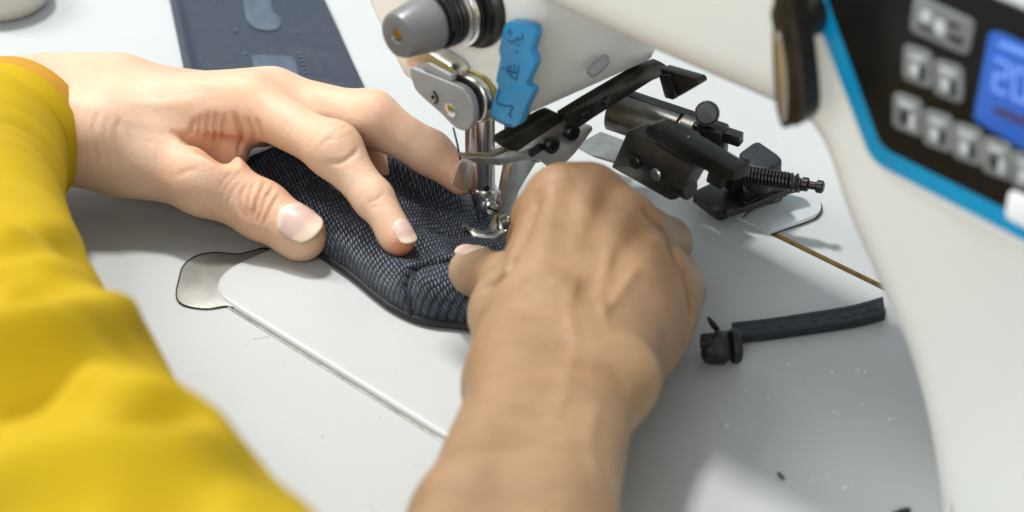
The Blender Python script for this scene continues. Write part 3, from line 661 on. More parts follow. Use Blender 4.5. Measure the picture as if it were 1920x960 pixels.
def gauss(V, c, r): return np.exp(-((V-np.asarray(c))**2).sum(1)/(r*r))
def wrinkle(V, Nn, c, along, across, wl, amp, ra, rc, phase=0, curve=0.0, dorsal=None):
    """transverse skin folds round c: wavelength wl along the finger, extent ra along and rc across"""
    a = unit(along); b = np.asarray(across, float); b = unit(b-a*(a @ b)); d = V-np.asarray(c); s_ = d @ a; t_ = d @ b; u_ = d-np.outer(s_, a)-np.outer(t_, b)
    wgt = np.exp(-(s_/ra)**2-(t_/rc)**2-(np.linalg.norm(u_, axis=1)/(rc*1.1))**2)
    if dorsal is not None: wgt = wgt*np.clip(Nn @ unit(dorsal)*1.6+.1, 0, 1)
    jag = .35*np.sin(t_*.83+phase*3)+.3*np.sin(t_*.37+s_*.41+phase)+.5*np.sin(s_*.63+phase*2)
    wgt = wgt*(.75+.25*np.sin(s_*1.13+t_*.31+phase*5))*(.8+.2*np.sin(t_*.41-s_*.53+phase*2))*1.2
    ph = (s_+curve*t_*t_)/wl*2*math.pi+phase+jag; g = np.clip(np.cos(ph), 0, 1)**4
    return -amp*g*wgt, g*wgt*min(1, amp/.9)
def liner(V, Q, disp, cr):
    """returns line(points, width, height, tint): a ridge (+) or fold (-) drawn over the skin surface"""
    bv = BVHTree.FromPolygons([tuple(p) for p in V], Q.tolist())
    def surf(x_, y_):
        r_ = bv.ray_cast(Vector(C0), Vector(unit(FW+RT*(x_-960)/FOC-UP*(y_-480)/FOC))); return None if r_[0] is None else np.array(r_[0])
    def line(px_, w_, am_, tint=0.0):
        pts = [surf(p[0], p[1]) for p in spline([np.array([a_, b_, 0.]) for a_, b_ in px_], 12)]; pts = [p for p in pts if p is not None]
        if len(pts) < 3: return
        lo = np.min(pts, 0)-w_*3; hi = np.max(pts, 0)+w_*3; ii = np.where(((V > lo) & (V < hi)).all(1))[0]; U = V[ii]
        dm = np.full(len(U), 1e9); e_ = np.ones(len(U))
        for j, p in enumerate(pts):
            r_ = np.linalg.norm(U-p, axis=1); m_ = r_ < dm; dm = np.where(m_, r_, dm); e_ = np.where(m_, min(1, .15+4*min(j, len(pts)-1-j)/len(pts)), e_)
        g_ = np.exp(-(dm/w_)**2)*e_; disp[ii] += am_*g_; cr[ii] = np.maximum(cr[ii], g_*tint)
    return line
def nail(name, tip, axis, up, wd, ln, rad, bvh, parent, flat=.35, over=1.2):
    a = unit(axis); u_ = np.asarray(up, float); u_ = unit(u_-a*(a @ u_)); sd = np.cross(a, u_); tip = np.asarray(tip, float)
    nu, nv = 17, 19; V = []; UV = []
    def hit(p):
        r = bvh.ray_cast(Vector(p+u_*25), Vector(-u_)); return None if r[0] is None else (np.array(r[0])-p) @ u_
    mid = [hit(tip-a*ln*(1-k/8)) for k in range(9)]; ks = [k for k in range(9) if mid[k] is not None]
    c1 = np.polyfit([k/8 for k in ks if k <= 6], [mid[k] for k in ks if k <= 6], 1)
    for j in range(nv):
        t = j/(nv-1); half = wd/2*(.90+.10*math.sin(math.pi*min(1, t*.9+.1)))
        for i in range(nu):
            q = (i/(nu-1))*2-1
            L0 = -ln + .20*ln*q**2; L1 = over - .22*ln*abs(q)**2.6
            l = L0+(L1-L0)*t; x = q*half; p = tip+a*l+sd*x
            hgt = c1[0]*(1+l/ln)+c1[1]; arc = hgt+math.sqrt(max(rad*rad-x*x, .01))-rad
            k = hit(p); val = arc if k is None or t > .72 else (k*(1-flat)+arc*flat)
            if k is not None and t <= .72: val = max(val, k-.05)
            elif k is not None: val = max(val, k+.12)
            V.append(p+u_*(val+.22+.12*math.sin(math.pi*t))); UV.append((i/(nu-1), t))
    for _ in range(2):
        G = np.array(V).reshape(nv, nu, 3); G[1:-1] = (G[:-2]+2*G[1:-1]+G[2:])/4; V = list(G.reshape(-1, 3))
    F = [(j*nu+i, j*nu+i+1, (j+1)*nu+i+1, (j+1)*nu+i) for j in range(nv-1) for i in range(nu-1)]
    n = len(V); V2 = V+[np.asarray(p)-u_*.7 for p in V]; F2 = F+[tuple(n+q for q in f[::-1]) for f in F]
    rim = [i for i in range(nu)]+[j*nu+nu-1 for j in range(1, nv)]+[(nv-1)*nu+i for i in range(nu-2, -1, -1)]+[j*nu for j in range(nv-2, 0, -1)]
    for p, q in zip(rim, rim[1:]+rim[:1]): F2.append((q, p, n+p, n+q))
    me = bpy.data.meshes.new(name); me.from_pydata([tuple(np.asarray(p)*MM) for p in V2], [], F2); uv = me.uv_layers.new(name='UVMap'); UV = UV+UV
    for l in me.loops: uv.data[l.index].uv = UV[l.vertex_index]
    me.update(); bm = bmesh.new(); bm.from_mesh(me); bmesh.ops.recalc_face_normals(bm, faces=bm.faces); bm.to_mesh(me); bm.free()
    return finish(name, me, M['nail'], parent, True)

person = empty('person', (-60, -300, -2), label='operator in a yellow long-sleeved top guiding dark fabric with both hands', category='person')
UPV = np.array([0, 0, 1.])
# ---- left hand
def left_hand():
    h = .8; F = Field((-185, -185, -2), (22, 45, 78), h)
    W = at(95, 215, z=33); hd = unit(at(500, 195, z=40)-W); ul = unit(np.cross(UPV, hd))      # ul points to the little-finger side
    I = [at(470, 196, z=41), at(626, 282, z=37), at(700, 372, z=26.5), at(752, 446, z=19.5)]
    Md = [at(512, 186, z=38), at(694, 222, z=37.5), at(806, 286, z=27), at(866, 334, z=20)]
    R = [at(512, 186, z=33)+np.array([-7, 9, -7]), None, None, None]
    R[1] = R[0]+np.array([34, 9, -2]); R[2] = R[1]+np.array([13, -1, -17]); R[3] = R[2]+np.array([6, -3, -11])
    Pk = [R[0]+np.array([-10, 9, -8])]; Pk.append(Pk[0]+np.array([26, 9, -6])); Pk.append(Pk[1]+np.array([9, 1, -12])); Pk.append(Pk[2]+np.array([4, 0, -6]))
    T = [at(235, 282, z=25), at(385, 336, z=22), at(490, 394, z=14.5), at(564, 440, z=9.8)]
    fore = W-hd*20+np.array([-4, -6, 0]); E = W+np.array([-40, -60, 4])
    # forearm and wrist (broad and flat)
    for o in (-10, 10):
        F.cap(E+ul*o, W-hd*4+ul*o, 19, 16.5, 8)
        F.cap(W-hd*4+ul*o, W+hd*22+ul*o*1.5, 16.5, 14.5, 9)
    # metacarpals
    for j, (mc, r) in enumerate(((I[0], 10.5), (Md[0], 10.5), (R[0], 9.5), (Pk[0], 8.8))):
        st = W+hd*12+ul*(-11+8*j); F.cap(st, mc, 12.5, r, 10)
        F.cap(st-UPV*6, mc-UPV*7-hd*8, 12.5, 9.5, 10)
    # fingers
    F.chain(I, [9.8, 8.3, 7.1, 5.2], 7); F.ell(I[1]+UPV*.8, (I[1]-I[0], UPV), (9, 8.7, 8.6), 7)
    F.chain(Md, [10, 9.0, 8.0, 6.4], 6); F.ell(Md[1]+UPV*.3, (Md[1]-Md[0], UPV), (9, 9.0, 9.0), 6)
    F.chain(R, [9.6, 8.5, 7.6, 6.6], 5); F.chain(Pk, [8.6, 7.4, 6.6, 5.6], 5)
    # finger pads
    F.ell(I[3]+np.array([-4, 0, -1.6]), (I[3]-I[2], UPV), (7.2, 4.7, 5.5), 3)
    # thumb and its muscle
    F.cap(W+hd*6-ul*12-UPV*2, T[0], 15, 15, 9); F.cap(T[0], T[1], 15.5, 12.2, 8); F.cap(T[1], T[2], 12.0, 10.2, 5); F.cap(T[2], T[3], 10.4, 8.6, 4)
    F.ell(T[1]+UPV*1.5, (T[1]-T[0], UPV), (12, 11.5, 12.5), 6)
    F.ell(T[3]-unit(T[3]-T[2])*2, (T[3]-T[2], UPV), (11, 9.9, 8.6), 3)
    # web between thumb and index
    F.cap((T[0]*.6+T[1]*.4)+UPV*1, I[0]*.62+W*.38-UPV*4, 9, 9, 8)
    F.cap(at(356, 262, z=36), at(424, 293, z=27), 2.5, 7.0, 3, True); F.cap(at(352, 261, z=39), at(420, 292, z=33), 2.0, 5.0, 3, True)
    # flesh fold under the index base
    F.ell(at(436, 276, z=24), (hd+UPV*.2, UPV), (5.5, 9, 6.5), 2.5)
    F.groove([at(452, 236, z=44), at(453, 262, z=34), at(444, 292, z=26)], .7, 1.6)
    # dorsal tendons and hollow between index and middle bases
    for mc, o in ((I[0], -6), (Md[0], -1)): F.cap(W+hd*25+ul*o+UPV*9.0, mc+UPV*5.4, 2.2, 3.0, 7)
    V, Q = F.mesh(3); Nn = vnormals(V, Q)
    red = 1.0*gauss(V, I[3]+np.array([5, -2.5, -2.2]), 7)+.5*gauss(V, Md[3], 11)+.18*gauss(V, I[1], 11)+.25*gauss(V, T[1], 11)+.3*gauss(V, at(430, 262, z=33), 17)+.55*gauss(V, at(690, 262, z=26), 13)+.3*gauss(V, T[2], 14)
    cr = np.zeros(len(V)); disp = np.zeros(len(V))
    def wr(*a, **k):
        nonlocal cr, disp
        d, g = wrinkle(V, Nn, *a, **k); disp = disp+d; cr = np.maximum(cr, g)
    td = unit(T[3]-T[1]); tv = unit(-FW-td*((-FW) @ td))
    side = np.cross(td, tv)
    wr(T[1]*.45+T[2]*.55+tv*6, td, side, 2.3, .5, 7, 10, 1.1, 0, tv)
    idr = unit(I[2]-I[1]); iv = UPV-idr*(UPV @ idr)
    wr(I[1]+UPV*7+idr*1, unit(I[2]-I[0]), np.cross(idr, iv), 3.4, .6, 5, 8, 1.9, .02, -FW)
    wr(I[2]+UPV*5, idr, np.cross(idr, iv), 2.2, .22, 4, 7, .6, 0, UPV)
    mdr = unit(Md[2]-Md[1]); wr(Md[1]+UPV*6, mdr, np.cross(mdr, UPV), 2.6, .25, 5, 8, .2, 0, -FW)
    # vertical folds of the web under the index base, wrist and snuffbox folds
    wr(at(290, 270, z=38), unit(hd+UPV*.4), UPV, 2.9, .22, 13, 11, .6, .01, -FW)
    line = liner(V, Q, disp, cr)
    for k_, (p_, w_, am_) in enumerate(((((466, 342), (450, 374), (455, 408)), .8, -.9), (((481, 336), (466, 370), (463, 414)), .85, -1.25), (((499, 338), (483, 374), (471, 418)), .9, -1.5), (((514, 347), (496, 380), (480, 421)), .85, -1.4), (((524, 362), (506, 392), (491, 424)), .75, -.9), (((474, 356), (478, 384), (470, 402)), .6, -.6), (((505, 360), (492, 372), (486, 396)), .6, -.6))):
        line(p_, w_*1.1, am_*.75, .8)
    for p_, am_ in ((((366, 222), (360, 240), (358, 254)), -.9), (((378, 216), (374, 236), (374, 256)), -1.0), (((392, 212), (388, 234), (390, 262)), -1.3), (((406, 210), (403, 236), (406, 268)), -1.2), (((421, 214), (418, 240), (418, 270)), -1.1), (((438, 212), (446, 236), (452, 262), (448, 290)), -2.0), (((462, 220), (470, 242), (477, 268)), -.9), (((480, 222), (488, 244), (493, 262)), -.7)):
        line(p_, .95, am_, .9)
    line(((318, 246), (345, 258), (372, 274), (404, 296)), 1.3, -1.3, .7)
    line(((612, 306), (640, 303), (662, 290), (672, 278)), 1.0, -.8, .55); line(((604, 280), (612, 264), (632, 258)), .9, -.4, .3); line(((690, 380), (706, 374), (722, 360)), .8, -.4, .35); line(((696, 390), (712, 384)), .7, -.3, .3)
    for k_ in range(9):
        x_ = 128+k_*13+5*math.sin(k_*2.1); line(((x_, 190+4*k_), (x_-10+3*math.sin(k_), 236+3*k_), (x_-4, 290+4*k_)), 1.3, -.28, .16)
    for k_ in range(7):
        x_ = 215+k_*17; line(((x_, 228+3*k_), (x_+22, 246+3*k_), (x_+36, 268+4*k_)), 1.1, -.22, .14)
    line(((330, 330), (352, 320), (372, 318)), 1.2, -.4, .25); line(((270, 160), (340, 150), (430, 165)), 2.4, .5); line(((230, 190), (300, 196), (380, 186)), 2.2, .45)
    V = V+Nn*disp[:, None]
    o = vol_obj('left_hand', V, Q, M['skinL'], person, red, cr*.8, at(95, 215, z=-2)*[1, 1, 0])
    tu = unit(-FW*.62+UPV*.75); a = unit(T[3]-T[2])
    bvh = BVHTree.FromPolygons([tuple(p) for p in V], Q.tolist())
    nail('thumb_nail', T[3]+a*8.0, a, tu, 14.2, 16.0, 11.0, bvh, o, over=.7)
    ia = unit(I[3]-I[2]); nail('index_nail', I[3]+ia*5.6, ia, UPV+np.array([.15, .05, 0]), 7.6, 9.4, 6.0, bvh, o, over=.6)
    WLOC['x'] = 0
    return o, W, hd, E
lh, LW, LHD, LE = left_hand()
# ---- right hand
def right_hand():
    h = .9; F = Field((15, -215, -1), (262, 25, 90), h)
    W = at(1040, 735, z=44); E1 = at(962, 985, z=52); fd = unit(E1-W); E2 = W+fd*150
    lat = unit(RT)
    for o in (-8, 8):
        F.cap(W+lat*o, E1+lat*o*1.25, 17, 17.6, 8); F.cap(E1+lat*o*1.25, E2+lat*o*1.4, 17.6, 22, 8)
    I = [at(1050, 392, z=58), at(1016, 408, z=44), at(1000, 446, z=27), at(980, 482, z=16)]
    Md = [at(1108, 386, z=59)]; Md += [Md[0]+np.array([-25, 14, -22])]; Md += [Md[1]+np.array([4, -7, -21])]; Md += [Md[2]+np.array([9, -12, -6])]
    R = [at(1176, 436, z=54)]; R += [at(1246, 456, z=25)]; R += [R[1]+np.array([2, -14, -15])]; R += [R[2]+np.array([8, -12, -2])]
    Pk = [at(1224, 520, z=46)]; Pk += [at(1276, 546, z=19)]; Pk += [Pk[1]+np.array([0, -14, -9])]; Pk += [Pk[2]+np.array([6, -10, 0])]
    for j, (mc, r) in enumerate(((I[0], 11), (Md[0], 11), (R[0], 10.5), (Pk[0], 10))):
        st = W-fd*10+lat*(-13+8*j)+UPV*(1.5-abs(j-1.2)*1.2)
        F.cap(st, mc, 14.5, r, 10); F.cap(st-UPV*8, mc-UPV*9-unit(mc-st)*8, 13, 10, 10)
    F.chain(I, [11, 9.8, 8.6, 7.2], 6); F.chain(Md, [11, 9.8, 8.8, 7.5], 5); F.chain(R, [10.4, 9.2, 8.2, 7], 2.5); F.chain(Pk, [9.6, 8.2, 7.2, 6.4], 2.5)
    for P, r in ((I, 10.6), (Md, 10.8), (R, 10), (Pk, 9)): F.ell(P[0]+UPV*1.4, (P[0]-W, UPV), (9.5, r*.97, r*.97), 6)
    for A_, B_, r0 in ((I, Md, 6.0), (Md, R, 5.0), (R, Pk, 4.0)):
        g = (A_[0]+B_[0])/2; gd = unit(g-W); F.cap(g+UPV*16.2-gd*11, g+UPV*17.5-gd*44, r0, r0*.7, 8, True)
    # little-finger side of the palm
    F.ell(at(1200, 630, z=30), (Pk[0]-W, UPV), (32, 13, 13), 9)
    F.ell(at(1120, 560, z=36), (Md[0]-W, UPV), (34, 14, 26), 10)
    # ulna head on the wrist
    F.ell(W+lat*21-fd*1+UPV*4, (fd, UPV), (12, 11, 11), 7)
    # thumb
    T = [at(988, 655, z=38), at(960, 590, z=35), at(950, 532, z=27), at(892, 509, z=21)]
    F.cap(W-lat*10, T[0], 14, 14.5, 9); F.cap(T[0], T[1], 14.5, 12.5, 8); F.cap(T[1], T[2], 12, 10, 5); F.cap(T[2], T[3], 9.8, 8.2, 4)
    F.ell(T[3], (T[3]-T[2], UPV), (10, 7.6, 8.6), 3)
    F.cap(T[1], I[0]-UPV*8, 10, 9, 9)
    for mc, o in ((I[0], -9), (Md[0], -2), (R[0], 6), (Pk[0], 13)):
        F.cap(W-fd*30+lat*o+UPV*13, mc+UPV*9.0, 2.0, 2.8, 8)
    F.cap(W-fd*46-lat*10+UPV*10, I[0]+UPV*6.5, 3, 4.5, 9)
    V, Q = F.mesh(3); Nn = vnormals(V, Q)
    red = .5*gauss(V, T[3]+np.array([-2, 2, 3]), 5)+.55*gauss(V, I[2], 10)+.28*gauss(V, I[0], 13)+.28*gauss(V, Md[0], 12)+.3*gauss(V, R[0], 12)+.35*gauss(V, Pk[0], 12)+.25*gauss(V, R[1], 11)+.25*gauss(V, Pk[1], 11)+.2*gauss(V, at(1240, 590, z=45), 12)
    cr = np.zeros(len(V)); disp = np.zeros(len(V))
    for mc, ph in ((I[0], .3), (Md[0], 1.4), (R[0], 2.0), (Pk[0], .9)):
        dd, g = wrinkle(V, Nn, mc+UPV*8, unit(mc-W), lat, 2.8, .55, 7, 8, ph, .01, UPV); disp += dd; cr = np.maximum(cr, g)
    dd, g = wrinkle(V, Nn, W-fd*6+UPV*13, fd, lat, 5.5, .3, 9, 24, .5, .004, UPV); disp += dd; cr = np.maximum(cr, g*.5)
    line = liner(V, Q, disp, cr)
    # folds where the curled fingers meet the back of the hand, finger/thumb crease, wrist fold, veins
    line(((1206, 384), (1232, 410), (1256, 446), (1276, 500)), 2.2, -2.6, .9); line(((1284, 500), (1292, 535), (1300, 590)), 2.0, -2.2, .8)
    line(((1016, 352), (996, 400), (978, 446), (966, 476)), 3.2, -1.8, .5); line(((900, 545), (930, 528), (952, 505), (962, 482)), 1.8, -2.0, .8)
    line(((1052, 690), (1100, 684), (1150, 700), (1182, 736)), 3.0, -1.0, .35); line(((930, 706), (990, 694), (1050, 690)), 2.5, -.6, .25)
    line(((1140, 620), (1126, 560), (1138, 500), (1150, 450)), 1.9, .9); line(((1130, 590), (1165, 545), (1196, 500)), 1.7, .8); line(((1080, 640), (1066, 580), (1084, 520)), 1.8, .7); line(((1030, 800), (1056, 740), (1082, 640)), 2.2, .8); line(((1120, 900), (1106, 820), (1124, 760)), 2.2, .7)
    V = V+Nn*disp[:, None]
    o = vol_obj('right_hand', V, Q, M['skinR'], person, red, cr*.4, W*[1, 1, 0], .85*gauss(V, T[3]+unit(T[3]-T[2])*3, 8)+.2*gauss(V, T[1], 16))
    a = unit(T[3]-T[2]); bvh = BVHTree.FromPolygons([tuple(p) for p in V], Q.tolist()); nail('thumb_nail', T[3]+a*7.0, a, unit(UPV*.85-FW*.25+np.array([0, .2, 0])), 10.5, 11, 8.6, bvh, o)
    return o
rh = right_hand()

# ---- yellow sleeve with folds
def sleeve():
    P = [at(14, 258, z=34), at(-40, 310, z=37), at(-70, 450, z=44), at(-40, 700, z=56), at(80, 985, z=72), at(190, 1180, z=86), at(310, 1370, z=104), at(440, 1600, z=130)]
    Rr = [29, 31, 36, 44, 51, 54, 56, 57]
    sp = spline([np.append(p, r) for p, r in zip(P, Rr)], 44); seg = 160; V = []; F = []; x = None
    n = len(sp); L = 0
    for i, q in enumerate(sp):
        p, r = q[:3], q[3]; t = unit(sp[min(i+1, n-1)][:3]-sp[max(i-1, 0)][:3])
        if i: L += np.linalg.norm(p-sp[i-1][:3])
        x = unit(np.cross(UPV, t)) if x is None else unit(x-t*(x @ t)); y = np.cross(t, x)
        for k in range(seg):
            a = 2*math.pi*k/seg
            ph = L/40+.38*math.sin(a*1.0+.7)+.22*math.sin(2*a+L/55)+.12*math.sin(3*a-L/33)
            fid = math.floor(ph); fr_ = ph-fid; k1 = math.sin(fid*12.9898)*.5+.5; k2 = math.sin(fid*4.1414+1)*.5+.5
            am = (3+4*k1)*(.45+.55*math.sin(a*1.5+fid*2.4)**2)
            d = am*(math.sin(math.pi*fr_**(.7+.7*k2))**.62-.45)
            ph2 = L/17-.75*a+.3*math.sin(2*a); d += 2.6*(abs(math.sin(math.pi*ph2))**.7-.6)*(.5+.5*math.sin(a*2+L/60))
            fc = (x*math.cos(a)+y*math.sin(a)) @ (-FW); d *= min(1, max(0, (L-14)/55))*(.18+.82*min(1, max(0, fc*1.5)))
            d += .9*math.sin(L/17+a*2.3)*math.sin(L/41-a)
            if L < 9: d = .8*math.sin(3*a)*L/9
            V.append(p+(x*math.cos(a)+y*math.sin(a))*(r+d))
    for i in range(n-1):
        for k in range(seg): F.append((i*seg+k, i*seg+(k+1) % seg, (i+1)*seg+(k+1) % seg, (i+1)*seg+k))
    V = np.array(V); Vn = vnormals(V, np.array(F)); cz = np.array([sp[i//seg][:3] for i in range(len(V))]); Vn = V-cz; Vn /= np.linalg.norm(Vn, axis=1)[:, None]
    rel = V-C0; dep = rel @ FW; pxs = np.stack([960+FOC*(rel @ RT)/dep, 480-FOC*(rel @ UP)/dep], 1); face = (Vn @ FW) < -.05; fi = np.where(face)[0]
    dsp = np.zeros(len(V))
    for crest, wd, am in ((((-60, 722), (0, 698), (120, 660), (233, 613), (268, 596)), 11, 34), (((130, 742), (190, 766), (300, 790), (440, 822)), 9.5, 30), (((-40, 957), (150, 950), (283, 939), (380, 905), (470, 862)), 11, 36), (((-30, 480), (80, 452), (165, 430)), 8, 14), (((-30, 575), (60, 556), (200, 520)), 8, 16), (((190, 1000), (235, 905), (262, 868)), 8, 12), (((330, 1010), (430, 950), (520, 930)), 9, 16)):
        q = np.array(spline([np.array([x_, y_, 0.]) for x_, y_ in crest], 10))[:, :2]
        pts = V[[fi[np.argmin(((pxs[fi]-p)**2).sum(1))] for p in q]]
        for _ in range(14): pts[1:-1] = (pts[:-2]+2*pts[1:-1]+pts[2:])/4
        dm = np.full(len(V), 1e9); sg = np.zeros(len(V)); ed = np.zeros(len(V))
        axd = np.array([unit(sp[min(i//seg+1, n-1)][:3]-sp[max(i//seg-1, 0)][:3]) for i in range(len(V))])
        for j, p in enumerate(pts):
            v = V-p; r = np.linalg.norm(v, axis=1); m_ = r < dm; dm = np.where(m_, r, dm); sg = np.where(m_, (v*axd).sum(1), sg); ed = np.where(m_, min(1, 5*min(j, len(pts)-1-j)/len(pts)+.25), ed)
        lo = np.where(sg > 0, .5, 1.5); dsp += .62*am*ed*np.exp(-np.sqrt((dm/(wd*lo))**2+.02)*1.1)-.5*am*ed*np.exp(-((sg-wd*1.5)/(wd*.9))**2-(np.sqrt(np.maximum(dm**2-sg**2, 0))/wd)**2)*(sg > 0)
    D2 = (dsp*np.clip(.45-1.4*(Vn @ FW), .25, 1)).reshape(n, seg)
    for _ in range(3): D2 = (D2+np.roll(D2, 1, 1)+np.roll(D2, -1, 1))/3; D2[1:-1] = (D2[:-2]+2*D2[1:-1]+D2[2:])/4
    V = V+Vn*D2.reshape(-1)[:, None]
    o = pyd('sleeve', list(V), F, M['cotton'], person, True)
    # hem ring, its deeper orange is painted shade at the cuff
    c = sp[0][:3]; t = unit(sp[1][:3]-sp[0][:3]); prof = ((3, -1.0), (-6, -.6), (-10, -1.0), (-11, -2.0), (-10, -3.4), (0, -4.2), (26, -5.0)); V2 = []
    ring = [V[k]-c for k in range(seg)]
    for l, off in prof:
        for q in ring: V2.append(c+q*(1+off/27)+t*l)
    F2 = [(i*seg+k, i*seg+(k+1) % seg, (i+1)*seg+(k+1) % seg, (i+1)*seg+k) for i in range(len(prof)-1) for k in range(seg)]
    pyd('shaded_cuff_band', V2, F2, M['cuff_shade'], o, True)
    return o
slv = sleeve()

# ------------------------------------------------------------------ padded fabric piece being sewn
def pouch():
    o = None
    xs = np.arange(-96, 78, .75)
    near = spline([np.array([x, y, 0.]) for x, y in ((-100, -40), (-92, -46), (-70, -52), (-45, -55), (-27, -56), (-10, -57), (8, -60), (20, -61), (32, -59), (44, -51), (58, -44), (80, -40))], 14)
    far = spline([np.array([x, y, 0.]) for x, y in ((-100, -30), (-92, -18), (-70, -4), (-56, 4), (-33, 9), (-10, 13), (8, 10), (25, 3), (45, -4), (60, -12), (80, -18))], 14)
    yn = np.interp(xs, [p[0] for p in near], [p[1] for p in near]); yf = np.interp(xs, [p[0] for p in far], [p[1] for p in far])
    # seam between main panel and end cap, in plan
    seam = spline([np.array([x, y, 0.]) for x, y in ((33, -63), (26, -60), (21.5, -55), (20, -49), (23, -42), (29, -34), (38, -27), (52, -22))], 10)
    sx_ = np.array(seam)[:, :2]
    nv = 120; V = np.zeros((len(xs), nv, 3)); UV = np.zeros((len(xs), nv, 2))
    for i, X in enumerate(xs):
        y0, y1 = yn[i], yf[i]; wd = y1-y0
        H = 15.5*np.clip((X+104)/22, .25, 1)
        th = np.linspace(0, 1, nv)
        # cross-section: rounded near wall, plateau, then thinning towards the needle line
        q = np.where(th < .26, th/.26, 1.0); ang = q*math.pi/2
        rw = min(9.5, wd*.3)
        Y = np.where(th < .26, y0+rw*(1-np.cos(ang))-1.4*np.sin(2*ang), y0+rw+(wd-rw)*(th-.26)/.74)
        Zc = np.where(th < .26, 1.2+(H-1.2)*np.sin(ang), H)
        dn = np.exp(-((X-2)/26)**2)                                  # compression at the foot
        fall = np.clip((Y-(y0+rw))/np.maximum(wd-rw, 1), 0, 1)
        Zc = Zc-(H-3.8)*dn*fall**1.25*np.clip((th-.26)/.2, 0, 1)-(H-5)*(1-dn)*np.clip((fall-.72)/.28, 0, 1)**2
        V[i, :, 0] = X; V[i, :, 1] = Y; V[i, :, 2] = Zc
    P2 = V[:, :, :2]; y_mid = -34.0
    X, Y = P2[..., 0], P2[..., 1]; top = np.clip((V[..., 2]-3)/8, 0, 1)
    def ridge(cx, cy, dx, dy, lw, ll, amp):
        d = np.hypot(dx, dy); ax_, ay_ = dx/d, dy/d; s_ = (X-cx)*ax_+(Y-cy)*ay_; t_ = -(X-cx)*ay_+(Y-cy)*ax_; return amp*np.exp(-(t_/lw)**2-(s_/ll)**2)
    dz = ridge(-22, -1, 1, -.15, 5, 17, 5.5)+ridge(-42, -6, .9, .2, 5, 14, 4)+ridge(-30, -13, 1, -.1, 4.2, 20, -3.6)+ridge(-8, -12, 1, .35, 4, 16, 2.2)+ridge(4, -22, .8, .6, 3.6, 13, -1.6)+ridge(14, -16, .6, .8, 3.2, 12, 1.5)+ridge(-2, -36, 1, .4, 7, 20, 1.2)+ridge(8, -46, 1, .2, 6, 9, -2.4)+ridge(24, -20, .5, .9, 3, 10, -1.5)
    dz = dz-(V[..., 2]-3.6).clip(0)*np.exp(-((X-3)/15)**2-((Y+3)/12)**2)*.95*(Y > y_mid)
    dz = dz+.5*np.sin(X*.21+Y*.12)*np.cos(Y*.25-X*.05)
    V[..., 2] += dz*top
    # seam groove
    fl = P2.reshape(-1, 2); dm = np.full(len(fl), 1e9); sgn = np.zeros(len(fl))
    for a, b in zip(sx_[:-1], sx_[1:]):
        d = b-a; t = np.clip(((fl-a) @ d)/(d @ d), 0, 1); q = fl-a-t[:, None]*d; r = np.hypot(q[:, 0], q[:, 1]); m_ = r < dm; dm = np.where(m_, r, dm)
    dm = dm.reshape(X.shape)
    V[..., 2] += -3.6*np.exp(-(dm/1.5)**2)+.9*np.exp(-((dm-4.5)/3.2)**2)
    # UV in mm by arc length
    dv = np.linalg.norm(np.diff(V, axis=1), axis=2); UV[:, 1:, 1] = np.cumsum(dv, 1); UV[..., 0] = xs[:, None]
    jt = int(nv*.26); off = V[:, jt, 1]-UV[:, jt, 1]; UV[..., 1] += off[:, None]; UV[:, jt:, 1] = V[:, jt:, 1]
    a = math.radians(8); U2 = UV.copy(); U2[..., 0] = UV[..., 0]*math.cos(a)-UV[..., 1]*math.sin(a); U2[..., 1] = UV[..., 0]*math.sin(a)+UV[..., 1]*math.cos(a)
    # end cap cloth runs at another angle
    cap = ((X > 22+np.clip((Y+52)*.0, 0, 1)) & (Y < -30) & (X*0+1 > 0))
    nxs = len(xs); verts = V.reshape(-1, 3); faces = [(i*nv+j, (i+1)*nv+j, (i+1)*nv+j+1, i*nv+j+1) for i in range(nxs-1) for j in range(nv-1)]
    b0 = len(verts); bot = V[:, [0, -1], :].copy(); bot[..., 2] = .35; verts = np.concatenate([verts, bot.reshape(-1, 3)])
    for i in range(nxs-1):
        faces += [(b0+2*i, b0+2*i+2, (i+1)*nv, i*nv), (b0+2*i+1, i*nv+nv-1, (i+1)*nv+nv-1, b0+2*i+3), (b0+2*i, b0+2*i+1, b0+2*i+3, b0+2*i+2)]
    me = bpy.data.meshes.new('padded_fabric'); me.from_pydata([tuple(p) for p in verts*MM], [], faces); uvl = me.uv_layers.new(name='UVMap')
    uvf = np.concatenate([U2.reshape(-1, 2), np.zeros((len(bot)*2, 2))]); li = np.zeros(len(me.loops), np.int32); me.loops.foreach_get('vertex_index', li)
    uvl.data.foreach_set('uv', uvf[li].astype(np.float32).ravel()); me.update()
    o = finish('padded_fabric', me, M['weave'], None, True, origin=(0, -25, 0), label='dark woven padded fabric piece being sewn under the needle', category='fabric')
    # dark piping in the seam and binding along the near bottom edge
    def zat(x, y):
        i = int(np.argmin(abs(xs-x))); j = int(np.argmin(abs(V[i, :, 1]-y))); return V[i, j, 2]
    WLOC[o.name] = o.location.copy()
    pth = [np.array([p[0], p[1], zat(p[0], p[1])+.1]) for p in seam[8:]]
    for _ in range(3): pth = [pth[0]]+[(a+2*b+c)/4 for a, b, c in zip(pth, pth[1:], pth[2:])]+[pth[-1]]
    bmo('seam_piping', tube(pth, 1.15, 8), M['felt'], o)
    bnd = [np.array([x, y+.8, 1.9]) for x, y in zip(xs[::4], yn[::4])]
    bmo('binding', tube(bnd, 2.3, 10, flat=.8), M['felt'], o)
    # zip pull metal beside the foot
    return o
fab = pouch()
zp = [at(*q, z=9) for q in ((926, 470), (942, 463), (951, 463), (952, 467), (940, 472), (929, 474))]
bmo('zip_slider', slab(rounded(zp, 1), (0, 0, 1), 2.2, .5), M['plate'], fab)

